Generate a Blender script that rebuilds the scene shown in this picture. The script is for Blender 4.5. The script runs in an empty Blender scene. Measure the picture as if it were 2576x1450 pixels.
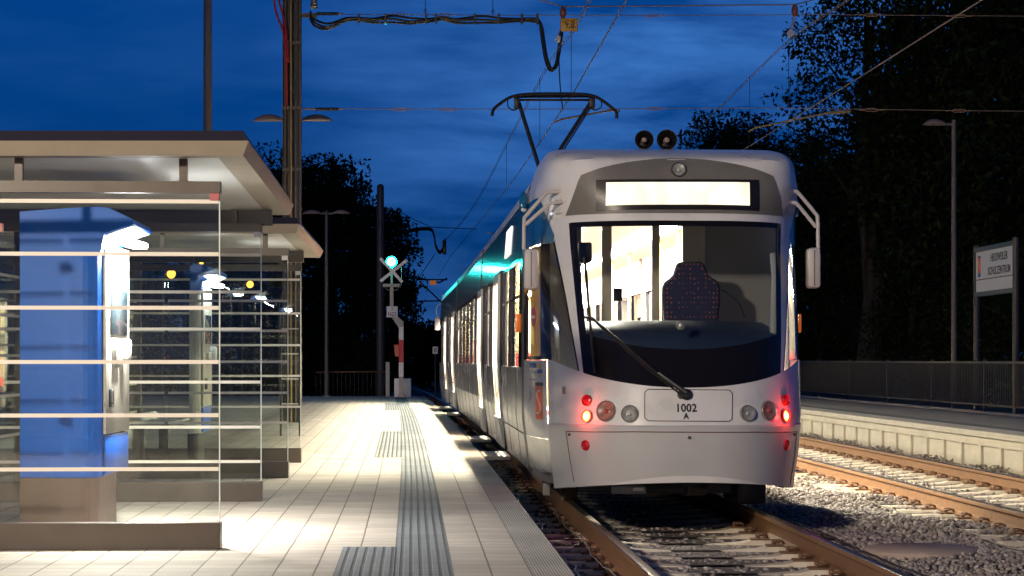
import bpy, bmesh, math, random
import numpy as np
from mathutils import Vector, Matrix
R = math.radians
random.seed(7)
rng = np.random.default_rng(7)
scene = bpy.context.scene
COL = scene.collection

# ------------------------------------------------------------------ camera
EYE = 1.07
FPX, CX, HY = 5300.0, 1288.0, 905.0       # measured on the photograph, 2576 px wide
cam_d = bpy.data.cameras.new('camera')
cam = bpy.data.objects.new('camera', cam_d)
COL.objects.link(cam)
cam.location = (0, 0, EYE)
cam.rotation_euler = (R(90), 0, 0)
cam_d.sensor_width = 36.0
cam_d.lens = FPX / 2576.0 * 36.0
cam_d.shift_y = (HY - 725.0) / 2576.0
cam_d.clip_start = 0.1
cam_d.clip_end = 3000
scene.camera = cam

# ------------------------------------------------------------------ world: dusk sky with thin cloud
world = bpy.data.worlds.new('World')
scene.world = world
world.use_nodes = True
wn = world.node_tree.nodes; wl = world.node_tree.links
wn.clear()
w_out = wn.new('ShaderNodeOutputWorld')
w_bg = wn.new('ShaderNodeBackground')
w_tc = wn.new('ShaderNodeTexCoord')
w_sep = wn.new('ShaderNodeSeparateXYZ')
wl.new(w_tc.outputs['Generated'], w_sep.inputs[0])
w_ramp = wn.new('ShaderNodeValToRGB')
cr = w_ramp.color_ramp
cr.elements[0].position = 0.0; cr.elements[0].color = (0.0010, 0.026, 0.115, 1)
cr.elements[1].position = 0.24; cr.elements[1].color = (0.0012, 0.046, 0.225, 1)
e = cr.elements.new(0.50); e.color = (0.0007, 0.014, 0.062, 1)
e = cr.elements.new(1.0); e.color = (0.0006, 0.010, 0.042, 1)
e = cr.elements.new(0.09); e.color = (0.0010, 0.046, 0.210, 1)
e = cr.elements.new(0.16); e.color = (0.0010, 0.050, 0.240, 1)
wl.new(w_sep.outputs['Z'], w_ramp.inputs[0])
w_map = wn.new('ShaderNodeMapping')
w_map.inputs['Scale'].default_value = (3.6, 3.6, 17.0)
w_map.inputs['Rotation'].default_value = (0, R(1.5), 0)
wl.new(w_tc.outputs['Generated'], w_map.inputs[0])
w_noise = wn.new('ShaderNodeTexNoise')
w_noise.inputs['Scale'].default_value = 1.75
w_noise.inputs['Detail'].default_value = 7
w_noise.inputs['Roughness'].default_value = 0.58
w_noise.inputs['Distortion'].default_value = 0.2
wl.new(w_map.outputs[0], w_noise.inputs['Vector'])
w_cr = wn.new('ShaderNodeValToRGB')
w_cr.color_ramp.elements[0].position = 0.40; w_cr.color_ramp.elements[0].color = (0, 0, 0, 1)
w_cr.color_ramp.elements[1].position = 0.72; w_cr.color_ramp.elements[1].color = (1, 1, 1, 1)
wl.new(w_noise.outputs['Fac'], w_cr.inputs[0])
# the thin bright clouds sit in one part of the sky, ahead and to the right
w_dot = wn.new('ShaderNodeVectorMath'); w_dot.operation = 'DISTANCE'
w_dot.inputs[1].default_value = (0.075, 0.985, 0.13)
wl.new(w_tc.outputs['Generated'], w_dot.inputs[0])
w_reg = wn.new('ShaderNodeMapRange')
w_reg.inputs['From Min'].default_value = 0.03; w_reg.inputs['From Max'].default_value = 0.20
w_reg.inputs['To Min'].default_value = 1.0; w_reg.inputs['To Max'].default_value = 0.12
wl.new(w_dot.outputs['Value'], w_reg.inputs['Value'])
w_m = wn.new('ShaderNodeMath'); w_m.operation = 'MULTIPLY'
wl.new(w_cr.outputs[0], w_m.inputs[0]); wl.new(w_reg.outputs[0], w_m.inputs[1])
w_mix = wn.new('ShaderNodeMixRGB')
w_mix.inputs[2].default_value = (0.060, 0.220, 0.64, 1)
wl.new(w_m.outputs[0], w_mix.inputs[0]); wl.new(w_ramp.outputs[0], w_mix.inputs[1])
wl.new(w_mix.outputs[0], w_bg.inputs['Color'])
w_bg.inputs['Strength'].default_value = 1.0
wl.new(w_bg.outputs[0], w_out.inputs['Surface'])

vs = scene.view_settings
vs.view_transform = 'Standard'; vs.look = 'None'; vs.gamma = 1.0; vs.exposure = 0.0
vs.use_curve_mapping = False
scene.render.film_transparent = False
scene.cycles.use_denoising = True
scene.cycles.max_bounces = 12
scene.cycles.transparent_max_bounces = 32
scene.cycles.sample_clamp_indirect = 6.0

# ------------------------------------------------------------------ where things run: the platform edge is a gentle curve
def Xe(d): return .306 - .0495*(d-10.6) - .000176*(d-10.6)*(d-24.55)
def dXe(d): return -.0495 - .000176*(2*d-35.15)
def Xc(d): return Xe(d) + 1.405           # centre of the near track
def X2(d): return Xc(d) + 3.74            # centre of the far track
def at(px, py, d):                        # a point of the place from where the photo shows it and how far away it is
    return Vector(((px-CX)/FPX*d, d, EYE + (HY-py)/FPX*d))
RAIL_Z = -0.23
SLEEPER_Z = -0.40

# ------------------------------------------------------------------ materials
def mat(name, color, rough=0.6, metal=0.0, noise=0.0, nscale=8.0, bump=0.0, bscale=40.0, spec=0.5, coat=0.0, emit=None, estr=0.0, island=0.0, grime=0.0):
    m = bpy.data.materials.new(name); m.use_nodes = True
    nt = m.node_tree; n = nt.nodes; l = nt.links
    b = n['Principled BSDF']
    c = (*color, 1)
    b.inputs['Base Color'].default_value = c
    b.inputs['Roughness'].default_value = rough
    b.inputs['Metallic'].default_value = metal
    b.inputs['Specular IOR Level'].default_value = spec
    b.inputs['Coat Weight'].default_value = coat
    b.inputs['Coat Roughness'].default_value = 0.08
    if emit:
        b.inputs['Emission Color'].default_value = (*emit, 1)
        b.inputs['Emission Strength'].default_value = estr
    tc = n.new('ShaderNodeTexCoord')
    col_out = None
    if noise > 0:
        t = n.new('ShaderNodeTexNoise'); t.inputs['Scale'].default_value = nscale; t.inputs['Detail'].default_value = 6
        l.new(tc.outputs['Object'], t.inputs['Vector'])
        mr = n.new('ShaderNodeMapRange'); mr.inputs['From Min'].default_value = .3; mr.inputs['From Max'].default_value = .7
        mr.inputs['To Min'].default_value = 1-noise; mr.inputs['To Max'].default_value = 1+noise
        l.new(t.outputs['Fac'], mr.inputs['Value'])
        mx = n.new('ShaderNodeVectorMath'); mx.operation = 'SCALE'
        mx.inputs[0].default_value = color
        l.new(mr.outputs[0], mx.inputs['Scale'])
        col_out = mx.outputs[0]
        rr = n.new('ShaderNodeMapRange')
        rr.inputs['To Min'].default_value = max(0.02, rough-.12); rr.inputs['To Max'].default_value = min(1, rough+.12)
        l.new(t.outputs['Fac'], rr.inputs['Value']); l.new(rr.outputs[0], b.inputs['Roughness'])
    if island > 0:
        g = n.new('ShaderNodeNewGeometry')
        mr = n.new('ShaderNodeMapRange'); mr.inputs['To Min'].default_value = 1-island; mr.inputs['To Max'].default_value = 1+island
        l.new(g.outputs['Random Per Island'], mr.inputs['Value'])
        mx = n.new('ShaderNodeVectorMath'); mx.operation = 'SCALE'
        if col_out is None: mx.inputs[0].default_value = color
        else: l.new(col_out, mx.inputs[0])
        l.new(mr.outputs[0], mx.inputs['Scale'])
        col_out = mx.outputs[0]
    if col_out is not None: l.new(col_out, b.inputs['Base Color'])
    if bump > 0:
        t2 = n.new('ShaderNodeTexNoise'); t2.inputs['Scale'].default_value = bscale; t2.inputs['Detail'].default_value = 5
        l.new(tc.outputs['Object'], t2.inputs['Vector'])
        bp = n.new('ShaderNodeBump'); bp.inputs['Strength'].default_value = bump; bp.inputs['Distance'].default_value = .01
        l.new(t2.outputs['Fac'], bp.inputs['Height']); l.new(bp.outputs[0], b.inputs['Normal'])
    return m

def glass_mat(name, tint=(1, 1, 1), refl=1.0, dirt=0.0, dscale=30.0, dcol=(.8, .8, .78)):
    m = bpy.data.materials.new(name); m.use_nodes = True
    nt = m.node_tree; n = nt.nodes; l = nt.links
    n.clear()
    o = n.new('ShaderNodeOutputMaterial')
    tr = n.new('ShaderNodeBsdfTransparent'); tr.inputs[0].default_value = (*tint, 1)
    gl = n.new('ShaderNodeBsdfGlossy'); gl.inputs['Roughness'].default_value = 0.0; gl.inputs[0].default_value = (refl, refl, refl, 1)
    fr = n.new('ShaderNodeFresnel'); fr.inputs[0].default_value = 1.45
    geo = n.new('ShaderNodeNewGeometry')
    # a thin pane: the back of the sheet reflects like the front
    inv = n.new('ShaderNodeMath'); inv.operation = 'MULTIPLY_ADD'
    inv.inputs[1].default_value = 1/1.45 - 1.45; inv.inputs[2].default_value = 1.45
    l.new(geo.outputs['Backfacing'], inv.inputs[0]); l.new(inv.outputs[0], fr.inputs[0])
    fm = n.new('ShaderNodeMath'); fm.operation = 'MULTIPLY'; fm.inputs[1].default_value = min(1.0, 1.3*refl); fm.use_clamp = True
    l.new(fr.outputs[0], fm.inputs[0])
    mx = n.new('ShaderNodeMixShader')
    l.new(fm.outputs[0], mx.inputs[0]); l.new(tr.outputs[0], mx.inputs[1]); l.new(gl.outputs[0], mx.inputs[2])
    last = mx
    if dirt > 0:
        tc = n.new('ShaderNodeTexCoord')
        t1 = n.new('ShaderNodeTexNoise'); t1.inputs['Scale'].default_value = dscale; t1.inputs['Detail'].default_value = 8; t1.inputs['Roughness'].default_value = .8
        t2 = n.new('ShaderNodeTexNoise'); t2.inputs['Scale'].default_value = 2.2; t2.inputs['Detail'].default_value = 3
        mp = n.new('ShaderNodeMapping'); mp.inputs['Scale'].default_value = (1, 1, .45)
        l.new(tc.outputs['Object'], mp.inputs[0])
        l.new(mp.outputs[0], t1.inputs['Vector']); l.new(mp.outputs[0], t2.inputs['Vector'])
        r1 = n.new('ShaderNodeMapRange'); r1.inputs['From Min'].default_value = .55; r1.inputs['From Max'].default_value = .70
        l.new(t1.outputs['Fac'], r1.inputs['Value'])
        r2 = n.new('ShaderNodeMapRange'); r2.inputs['From Min'].default_value = .35; r2.inputs['From Max'].default_value = .7; r2.inputs['To Min'].default_value = .25
        l.new(t2.outputs['Fac'], r2.inputs['Value'])
        mm = n.new('ShaderNodeMath'); mm.operation = 'MULTIPLY'; l.new(r1.outputs[0], mm.inputs[0]); l.new(r2.outputs[0], mm.inputs[1])
        ma = n.new('ShaderNodeMath'); ma.operation = 'MULTIPLY_ADD'; ma.inputs[1].default_value = dirt; ma.inputs[2].default_value = dirt*.03
        l.new(mm.outputs[0], ma.inputs[0])
        df = n.new('ShaderNodeBsdfDiffuse'); df.inputs[0].default_value = (*dcol, 1)
        tl = n.new('ShaderNodeBsdfTranslucent'); tl.inputs[0].default_value = (*dcol, 1)
        md = n.new('ShaderNodeMixShader'); md.inputs[0].default_value = 1.0
        l.new(df.outputs[0], md.inputs[1]); l.new(tl.outputs[0], md.inputs[2])
        mz = n.new('ShaderNodeMixShader')
        l.new(ma.outputs[0], mz.inputs[0]); l.new(mx.outputs[0], mz.inputs[1]); l.new(md.outputs[0], mz.inputs[2])
        last = mz
    l.new(last.outputs[0], o.inputs['Surface'])
    return m

def emit_mat(name, color, strength):
    m = bpy.data.materials.new(name); m.use_nodes = True
    n = m.node_tree.nodes; n.clear()
    o = n.new('ShaderNodeOutputMaterial'); e = n.new('ShaderNodeEmission')
    e.inputs[0].default_value = (*color, 1); e.inputs[1].default_value = strength
    m.node_tree.links.new(e.outputs[0], o.inputs['Surface'])
    return m

# ------------------------------------------------------------------ mesh builder
class MB:
    def __init__(s): s.v = []; s.f = []; s.sm = []
    def add(s, vs, fs, smooth=False):
        o = len(s.v); s.v += [tuple(p) for p in vs]
        for f in fs: s.f.append(tuple(i+o for i in f)); s.sm.append(smooth)
        return s
    def box(s, a, b, M=None):
        (x0, y0, z0), (x1, y1, z1) = a, b
        vs = [Vector(p) for p in ((x0,y0,z0),(x1,y0,z0),(x1,y1,z0),(x0,y1,z0),(x0,y0,z1),(x1,y0,z1),(x1,y1,z1),(x0,y1,z1))]
        if M is not None: vs = [M @ p for p in vs]
        return s.add(vs, [(0,3,2,1),(4,5,6,7),(0,1,5,4),(1,2,6,5),(2,3,7,6),(3,0,4,7)])
    def rbox(s, a, b, r=0.01, M=None):    # box with chamfered edges
        bm = bmesh.new()
        c = [(a[i]+b[i])/2 for i in range(3)]; sz = [abs(b[i]-a[i]) for i in range(3)]
        bmesh.ops.create_cube(bm, size=1)
        for v in bm.verts: v.co = Vector((c[0]+v.co.x*sz[0], c[1]+v.co.y*sz[1], c[2]+v.co.z*sz[2]))
        bmesh.ops.bevel(bm, geom=bm.edges[:], offset=min(r, min(sz)*.45), segments=2, affect='EDGES', profile=.5)
        bm.verts.index_update()
        vs = [v.co.copy() for v in bm.verts]
        if M is not None: vs = [M @ p for p in vs]
        s.add(vs, [tuple(v.index for v in f.verts) for f in bm.faces], True)
        bm.free(); return s
    def tube(s, pts, r, n=8, r1=None, caps=True):
        pts = [Vector(p) for p in pts]; k = len(pts)
        r1 = r if r1 is None else r1
        vs = []
        up = None
        for i, p in enumerate(pts):
            t = (pts[min(i+1, k-1)] - pts[max(i-1, 0)])
            if t.length < 1e-9: t = Vector((0, 0, 1))
            t.normalize()
            if up is None:
                up = Vector((0, 0, 1)) if abs(t.z) < .9 else Vector((1, 0, 0))
            a = t.cross(up); 
            if a.length < 1e-6: a = t.cross(Vector((1, 0, 0)))
            a.normalize(); b = a.cross(t).normalized(); up = b
            rr = r + (r1-r)*i/max(1, k-1)
            for j in range(n):
                an = 2*math.pi*j/n
                vs.append(p + a*math.cos(an)*rr + b*math.sin(an)*rr)
        fs = []
        for i in range(k-1):
            for j in range(n):
                fs.append((i*n+j, i*n+(j+1) % n, (i+1)*n+(j+1) % n, (i+1)*n+j))
        s.add(vs, fs, True)
        if caps:
            s.add(vs[:n], [tuple(range(n-1, -1, -1))]); s.add(vs[-n:], [tuple(range(n))])
        return s
    def lathe(s, c, axis, prof, n=24, smooth=True, caps=True):   # prof: (radius, along) pairs
        c = Vector(c); t = Vector(axis).normalized()
        up = Vector((0, 0, 1)) if abs(t.z) < .9 else Vector((1, 0, 0))
        a = t.cross(up).normalized(); b = a.cross(t).normalized()
        vs = []; 
        for (r, h) in prof:
            for j in range(n):
                an = 2*math.pi*j/n
                vs.append(c + t*h + a*math.cos(an)*r + b*math.sin(an)*r)
        fs = []
        for i in range(len(prof)-1):
            for j in range(n):
                fs.append((i*n+j, i*n+(j+1) % n, (i+1)*n+(j+1) % n, (i+1)*n+j))
        s.add(vs, fs, smooth)
        if caps and prof[-1][0] > 1e-6: s.add(vs[-n:], [tuple(range(n))])
        if caps and prof[0][0] > 1e-6: s.add(vs[:n], [tuple(range(n-1, -1, -1))])
        return s
    def grid(s, rows, smooth=True, flip=False):
        m = len(rows[0]); vs = [p for r_ in rows for p in r_]; fs = []
        for i in range(len(rows)-1):
            for j in range(m-1):
                q = (i*m+j, i*m+j+1, (i+1)*m+j+1, (i+1)*m+j)
                fs.append(q[::-1] if flip else q)
        return s.add(vs, fs, smooth)
    def prism(s, poly, vec):              # closed polygon swept by vec
        poly = [Vector(p) for p in poly]; vec = Vector(vec); n = len(poly)
        vs = poly + [p+vec for p in poly]
        fs = [tuple(range(n-1, -1, -1)), tuple(range(n, 2*n))]
        for i in range(n): fs.append((i, (i+1) % n, n+(i+1) % n, n+i))
        return s.add(vs, fs)
    def ico(s, c, r, sc=(1, 1, 1), sub=2):
        bm = bmesh.new(); bmesh.ops.create_icosphere(bm, subdivisions=sub, radius=r)
        bm.verts.index_update()
        vs = [Vector(c) + Vector((v.co.x*sc[0], v.co.y*sc[1], v.co.z*sc[2])) for v in bm.verts]
        s.add(vs, [tuple(v.index for v in f.verts) for f in bm.faces], True); bm.free(); return s

def root_loc(o):
    while o.parent is not None: o = o.parent
    return o.location

def obj(name, mb, material, parent=None, bevel=0.0):
    me = bpy.data.meshes.new(name)
    off = root_loc(parent) if parent is not None else None
    vs = mb.v
    if off is not None: vs = [(p[0]-off.x, p[1]-off.y, p[2]-off.z) for p in vs]
    me.from_pydata(vs, [], mb.f)
    me.polygons.foreach_set('use_smooth', mb.sm)
    me.materials.append(material)
    me.update()
    if any(mb.sm):
        bm = bmesh.new(); bm.from_mesh(me)
        bmesh.ops.remove_doubles(bm, verts=bm.verts, dist=1e-5)
        bm.normal_update()
        for e in bm.edges:
            if len(e.link_faces) == 2 and e.calc_face_angle(0) > R(38): e.smooth = False
        bm.to_mesh(me); bm.free()
    o = bpy.data.objects.new(name, me); COL.objects.link(o)
    if parent is not None: o.parent = parent
    if bevel:
        md = o.modifiers.new('bevel', 'BEVEL'); md.width = bevel; md.segments = 2; md.limit_method = 'ANGLE'; md.angle_limit = R(40)
    return o

def tag(o, label, cat=None, group=None, kind=None):
    if label: o['label'] = label
    if cat: o['category'] = cat
    if group: o['group'] = group
    if kind: o['kind'] = kind
    return o
def thing(name, label, cat, loc=(0, 0, 0), group=None):
    o = bpy.data.objects.new(name, None); COL.objects.link(o)
    o.location = loc; o.empty_display_size = .2
    return tag(o, label, cat, group)
def dup(root, loc, label, rotz=None, scale=None):
    r = root.copy(); COL.objects.link(r); r.location = loc; r['label'] = label
    if rotz is not None: r.rotation_euler = (0, 0, rotz)
    if scale is not None: r.scale = scale
    for ch in list(root.children):
        c = ch.copy(); COL.objects.link(c); c.parent = r
        for g in list(ch.children):
            d_ = g.copy(); COL.objects.link(d_); d_.parent = c
    return r
def struct(o, label=None):
    return tag(o, label, None, None, 'structure')

def text_mb(txt, size, M, thick=.002, cond=1.0, spacing=1.0, offset=0.0):   # lettering standing in the xz plane of M, centred
    cu = bpy.data.curves.new('lettering', 'FONT')
    cu.body = txt; cu.size = size; cu.extrude = thick; cu.align_x = 'CENTER'; cu.align_y = 'CENTER'; cu.space_character = spacing; cu.offset = offset
    cu.resolution_u = 3
    o = bpy.data.objects.new('lettering', cu); COL.objects.link(o)
    dg = bpy.context.evaluated_depsgraph_get()
    me = o.evaluated_get(dg).to_mesh()
    mb = MB()
    vs = [M @ Vector((v.co.x*cond, -v.co.z, v.co.y)) for v in me.vertices]
    mb.add(vs, [tuple(p.vertices) for p in me.polygons])
    o.evaluated_get(dg).to_mesh_clear()
    bpy.data.objects.remove(o); bpy.data.curves.remove(cu)
    return mb

# ------------------------------------------------------------------ shared materials
M_white_paint = mat('tram_white_paint', (.71, .69, .69), .30, noise=.08, nscale=3, coat=.3)
M_silver = mat('tram_silver_paint', (.56, .55, .54), .24, metal=.6, noise=.10, nscale=2.2, bump=.04, bscale=3)
M_blue = mat('tram_blue_paint', (.012, .12, .26), .22, noise=.06, nscale=3, coat=.5)
M_cornice = mat('tram_cornice_grey', (.55, .55, .57), .4, noise=.06)
M_grey_panel = mat('dark_grey_panel', (.155, .145, .135), .42, noise=.06)
M_black = mat('black_rubber', (.010, .010, .012), .45)
M_frit = mat('black_glass_edge', (.008, .007, .010), .10, spec=.22)
M_glass = glass_mat('clear_glass', (.93, .95, .95), 1.0)
M_glass_tint = glass_mat('tinted_window_glass', (.52, .53, .50), 1.0)
M_glass_ws = glass_mat('windscreen_glass', (.90, .92, .92), .8, dirt=.025, dscale=8)
M_shelter_glass = glass_mat('shelter_glass', (.93, .95, .93), .8, dirt=.075, dscale=130)
M_shelter_metal = mat('shelter_brown_metal', (.075, .056, .042), .38, noise=.06, bump=.03, bscale=90)
M_dark_metal = mat('dark_steel', (.045, .040, .038), .5, noise=.15)
M_mast = mat('mast_steel', (.10, .075, .06), .55, noise=.15)
M_galv = mat('galvanised_steel', (.34, .33, .31), .4, metal=.6, noise=.1)
M_rust = mat('rusty_rail', (.20, .10, .045), .55, noise=.25, nscale=12, bump=.1)
M_railtop = mat('worn_rail_head', (.42, .34, .27), .22, metal=.85, noise=.12, nscale=6)
M_sleeper = mat('concrete_sleeper', (.62, .54, .44), .8, noise=.16, nscale=7, bump=.25, bscale=60)
M_concrete = mat('pale_concrete', (.58, .53, .45), .75, noise=.09, nscale=2.5, bump=.12, bscale=30)
M_concrete_smooth = mat('smooth_concrete', (.52, .48, .42), .75, noise=.08, nscale=3)  # smooth concrete, slightly darker than the pale one
M_asphalt = mat('platform_asphalt', (.16, .15, .14), .85, noise=.18, nscale=14, bump=.3, bscale=120)
M_ground = mat('dark_ground', (.05, .05, .04), .9, noise=.3, nscale=2)
M_stone = mat('ballast_stone', (.31, .27, .255), .8, island=.5, noise=.12, nscale=40)
M_ballast_bed = mat('ballast_fines', (.15, .13, .12), .95, noise=.5, nscale=35, bump=1.0, bscale=45)
M_wire = mat('wire_bronze', (.27, .19, .14), .5)
M_cable = mat('black_cable', (.012, .012, .013), .45)
M_red_cable = mat('red_cable', (.42, .025, .02), .4)
M_insul = mat('insulator_black', (.018, .016, .016), .35)
M_turn = mat('turnbuckle_bronze', (.38, .22, .13), .45)
M_orange = mat('amber_lens', (.75, .16, .02), .2, coat=.5, emit=(1, .22, .02), estr=.35)
M_red_lens = mat('red_lens', (.42, .012, .02), .15, coat=.6)
M_white_sign = mat('white_sign_sheet', (.72, .70, .68), .45, noise=.03)
M_ink = mat('black_lettering', (.02, .02, .022), .5)
M_leaf = mat('tree_leaves', (.013, .020, .006), .9, island=.6, spec=.05)
M_bark = mat('tree_bark', (.022, .018, .014), .9, bump=.5)
# ------------------------------------------------------------------ lights the place has: a lamp on the car park side lights tram front and track
def lamp_light(name, kind, loc, energy, color, size=.1, rot=None, parent=None):
    ld = bpy.data.lights.new(name, kind); ld.energy = energy; ld.color = color
    if kind == 'AREA': ld.size = size
    elif kind in ('POINT', 'SPOT'): ld.shadow_soft_size = size
    o = bpy.data.objects.new(name, ld); COL.objects.link(o); o.location = loc
    if rot: o.rotation_euler = rot
    if parent is not None:
        o.parent = parent; o.location = Vector(loc) - root_loc(parent)
    return o

# ------------------------------------------------------------------ paving materials (metres in the UV map: across, along)
def paving_mat(name, c1, c2, joint, bw, rh, mortar, wob=.006, rough=.7, ribs=None, offset=0.0):
    m = bpy.data.materials.new(name); m.use_nodes = True
    nt = m.node_tree; n = nt.nodes; l = nt.links; b = n['Principled BSDF']
    uv = n.new('ShaderNodeUVMap')
    ns = n.new('ShaderNodeTexNoise'); ns.inputs['Scale'].default_value = 2.6; ns.inputs['Detail'].default_value = 4
    l.new(uv.outputs[0], ns.inputs['Vector'])
    sub = n.new('ShaderNodeVectorMath'); sub.operation = 'MULTIPLY_ADD'
    sub.inputs[1].default_value = (wob, wob, 0); sub.inputs[2].default_value = (-wob/2, -wob/2, 0)
    l.new(ns.outputs['Color'], sub.inputs[0])
    ad = n.new('ShaderNodeVectorMath'); ad.operation = 'ADD'
    l.new(uv.outputs[0], ad.inputs[0]); l.new(sub.outputs[0], ad.inputs[1])
    br = n.new('ShaderNodeTexBrick')
    br.offset = offset; br.squash = 1.0
    br.inputs['Color1'].default_value = (*c1, 1); br.inputs['Color2'].default_value = (*c2, 1); br.inputs['Mortar'].default_value = (*joint, 1)
    br.inputs['Scale'].default_value = 1.0; br.inputs['Mortar Size'].default_value = mortar; br.inputs['Mortar Smooth'].default_value = .15
    br.inputs['Brick Width'].default_value = bw; br.inputs['Row Height'].default_value = rh
    l.new(ad.outputs[0], br.inputs['Vector'])
    # stains and fine grain of the concrete
    n2 = n.new('ShaderNodeTexNoise'); n2.inputs['Scale'].default_value = 1.3; n2.inputs['Detail'].default_value = 7; n2.inputs['Roughness'].default_value = .65
    l.new(uv.outputs[0], n2.inputs['Vector'])
    mr = n.new('ShaderNodeMapRange'); mr.inputs['From Min'].default_value = .3; mr.inputs['From Max'].default_value = .7; mr.inputs['To Min'].default_value = .80; mr.inputs['To Max'].default_value = 1.12
    l.new(n2.outputs['Fac'], mr.inputs['Value'])
    n3 = n.new('ShaderNodeTexNoise'); n3.inputs['Scale'].default_value = 160; n3.inputs['Detail'].default_value = 2
    l.new(uv.outputs[0], n3.inputs['Vector'])
    mr3 = n.new('ShaderNodeMapRange'); mr3.inputs['To Min'].default_value = .86; mr3.inputs['To Max'].default_value = 1.14
    l.new(n3.outputs['Fac'], mr3.inputs['Value'])
    mu = n.new('ShaderNodeMath'); mu.operation = 'MULTIPLY'; l.new(mr.outputs[0], mu.inputs[0]); l.new(mr3.outputs[0], mu.inputs[1])
    # trodden-in spots
    vo = n.new('ShaderNodeTexVoronoi'); vo.inputs['Scale'].default_value = 2.3
    l.new(uv.outputs[0], vo.inputs['Vector'])
    vr = n.new('ShaderNodeMapRange'); vr.inputs['From Min'].default_value = .035; vr.inputs['From Max'].default_value = .06; vr.inputs['To Min'].default_value = .62
    l.new(vo.outputs['Distance'], vr.inputs['Value'])
    mv = n.new('ShaderNodeMath'); mv.operation = 'MULTIPLY'; l.new(mu.outputs[0], mv.inputs[0]); l.new(vr.outputs[0], mv.inputs[1])
    mu = mv
    sc = n.new('ShaderNodeVectorMath'); sc.operation = 'SCALE'
    l.new(br.outputs['Color'], sc.inputs[0]); l.new(mu.outputs[0], sc.inputs['Scale'])
    l.new(sc.outputs[0], b.inputs['Base Color'])
    b.inputs['Roughness'].default_value = rough
    # relief: joints sunk; ribs on the guiding strips and the grooved edge
    h = n.new('ShaderNodeMath'); h.operation = 'MULTIPLY_ADD'; h.inputs[1].default_value = -1.0; h.inputs[2].default_value = 1.0
    l.new(br.outputs['Fac'], h.inputs[0])
    last = h
    if ribs:
        sp = n.new('ShaderNodeSeparateXYZ'); l.new(ad.outputs[0], sp.inputs[0])
        f = n.new('ShaderNodeMath'); f.operation = 'MULTIPLY'; f.inputs[1].default_value = 2*math.pi/ribs
        l.new(sp.outputs[0], f.inputs[0])
        si = n.new('ShaderNodeMath'); si.operation = 'SINE'; l.new(f.outputs[0], si.inputs[0])
        cl = n.new('ShaderNodeMapRange'); cl.inputs['From Min'].default_value = -.75; cl.inputs['From Max'].default_value = -.1
        l.new(si.outputs[0], cl.inputs['Value'])
        a2 = n.new('ShaderNodeMath'); a2.operation = 'MULTIPLY'
        l.new(cl.outputs[0], a2.inputs[0]); l.new(h.outputs[0], a2.inputs[1])
        last = a2
        # grooves are coloured darker than the ribs
        d2 = n.new('ShaderNodeMapRange'); d2.inputs['To Min'].default_value = .42; d2.inputs['To Max'].default_value = 1.0
        l.new(cl.outputs[0], d2.inputs['Value'])
        s2 = n.new('ShaderNodeVectorMath'); s2.operation = 'SCALE'
        l.new(sc.outputs[0], s2.inputs[0]); l.new(d2.outputs[0], s2.inputs['Scale']); l.new(s2.outputs[0], b.inputs['Base Color'])
    n4 = n.new('ShaderNodeMath'); n4.operation = 'MULTIPLY_ADD'; n4.inputs[1].default_value = .10
    l.new(n3.outputs['Fac'], n4.inputs[0]); l.new(last.outputs[0], n4.inputs[2])
    bp = n.new('ShaderNodeBump'); bp.inputs['Strength'].default_value = .9; bp.inputs['Distance'].default_value = .008
    l.new(n4.outputs[0], bp.inputs['Height']); l.new(bp.outputs[0], b.inputs['Normal'])
    return m
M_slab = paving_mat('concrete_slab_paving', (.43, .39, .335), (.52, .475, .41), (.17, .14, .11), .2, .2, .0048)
M_slab_edge = paving_mat('grooved_edge_paving', (.47, .435, .39), (.50, .465, .42), (.14, .115, .095), .21, 1.0, .003, ribs=.015)
M_tactile = paving_mat('ribbed_guiding_paving', (.16, .18, .20), (.20, .22, .235), (.06, .06, .06), .3, .3, .003, ribs=.05)
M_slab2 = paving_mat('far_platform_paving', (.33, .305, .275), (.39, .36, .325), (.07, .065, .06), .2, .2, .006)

def sheet(name, line, o0, o1, z, m, d0, d1, ushift=0.0, step=.75, label=None, parent=None):
    n = max(2, int((d1-d0)/step)+1)
    ds = [d0+(d1-d0)*i/(n-1) for i in range(n)]
    vs = []; uvs = []
    for d in ds:
        for o in (o0, o1):
            vs.append((line(d)+o, d, z)); uvs.append((o+ushift, d))
    fs = [(2*i, 2*i+1, 2*i+3, 2*i+2) for i in range(n-1)]
    me = bpy.data.meshes.new(name); me.from_pydata(vs, [], fs)
    ul = me.uv_layers.new(name='UVMap')
    for p in me.polygons:
        for li, vi in zip(p.loop_indices, p.vertices): ul.data[li].uv = uvs[vi]
    me.materials.append(m); me.update()
    o = bpy.data.objects.new(name, me); COL.objects.link(o)
    return o

# ------------------------------------------------------------------ ground
mb = MB(); mb.add([(-900, -300, -.62), (900, -300, -.62), (900, 1800, -.62), (-900, 1800, -.62)], [(0, 1, 2, 3)])
struct(obj('ground', mb, M_ground))
mb = MB()
rows = []
for i in range(64):
    d = 2+i*1.5
    rows.append([(Xe(d)+.12, d, -.43), (Xc(d)-1.25, d, -.43), (Xc(d)+1.25, d, -.43), (Xc(d)+1.9, d, -.45), (X2(d)-1.25, d, -.43), (X2(d)+1.25, d, -.43), (Xc(d)+5.75, d, -.40)])
mb.grid(rows)
struct(obj('ballast_bed', mb, M_ballast_bed))

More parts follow.
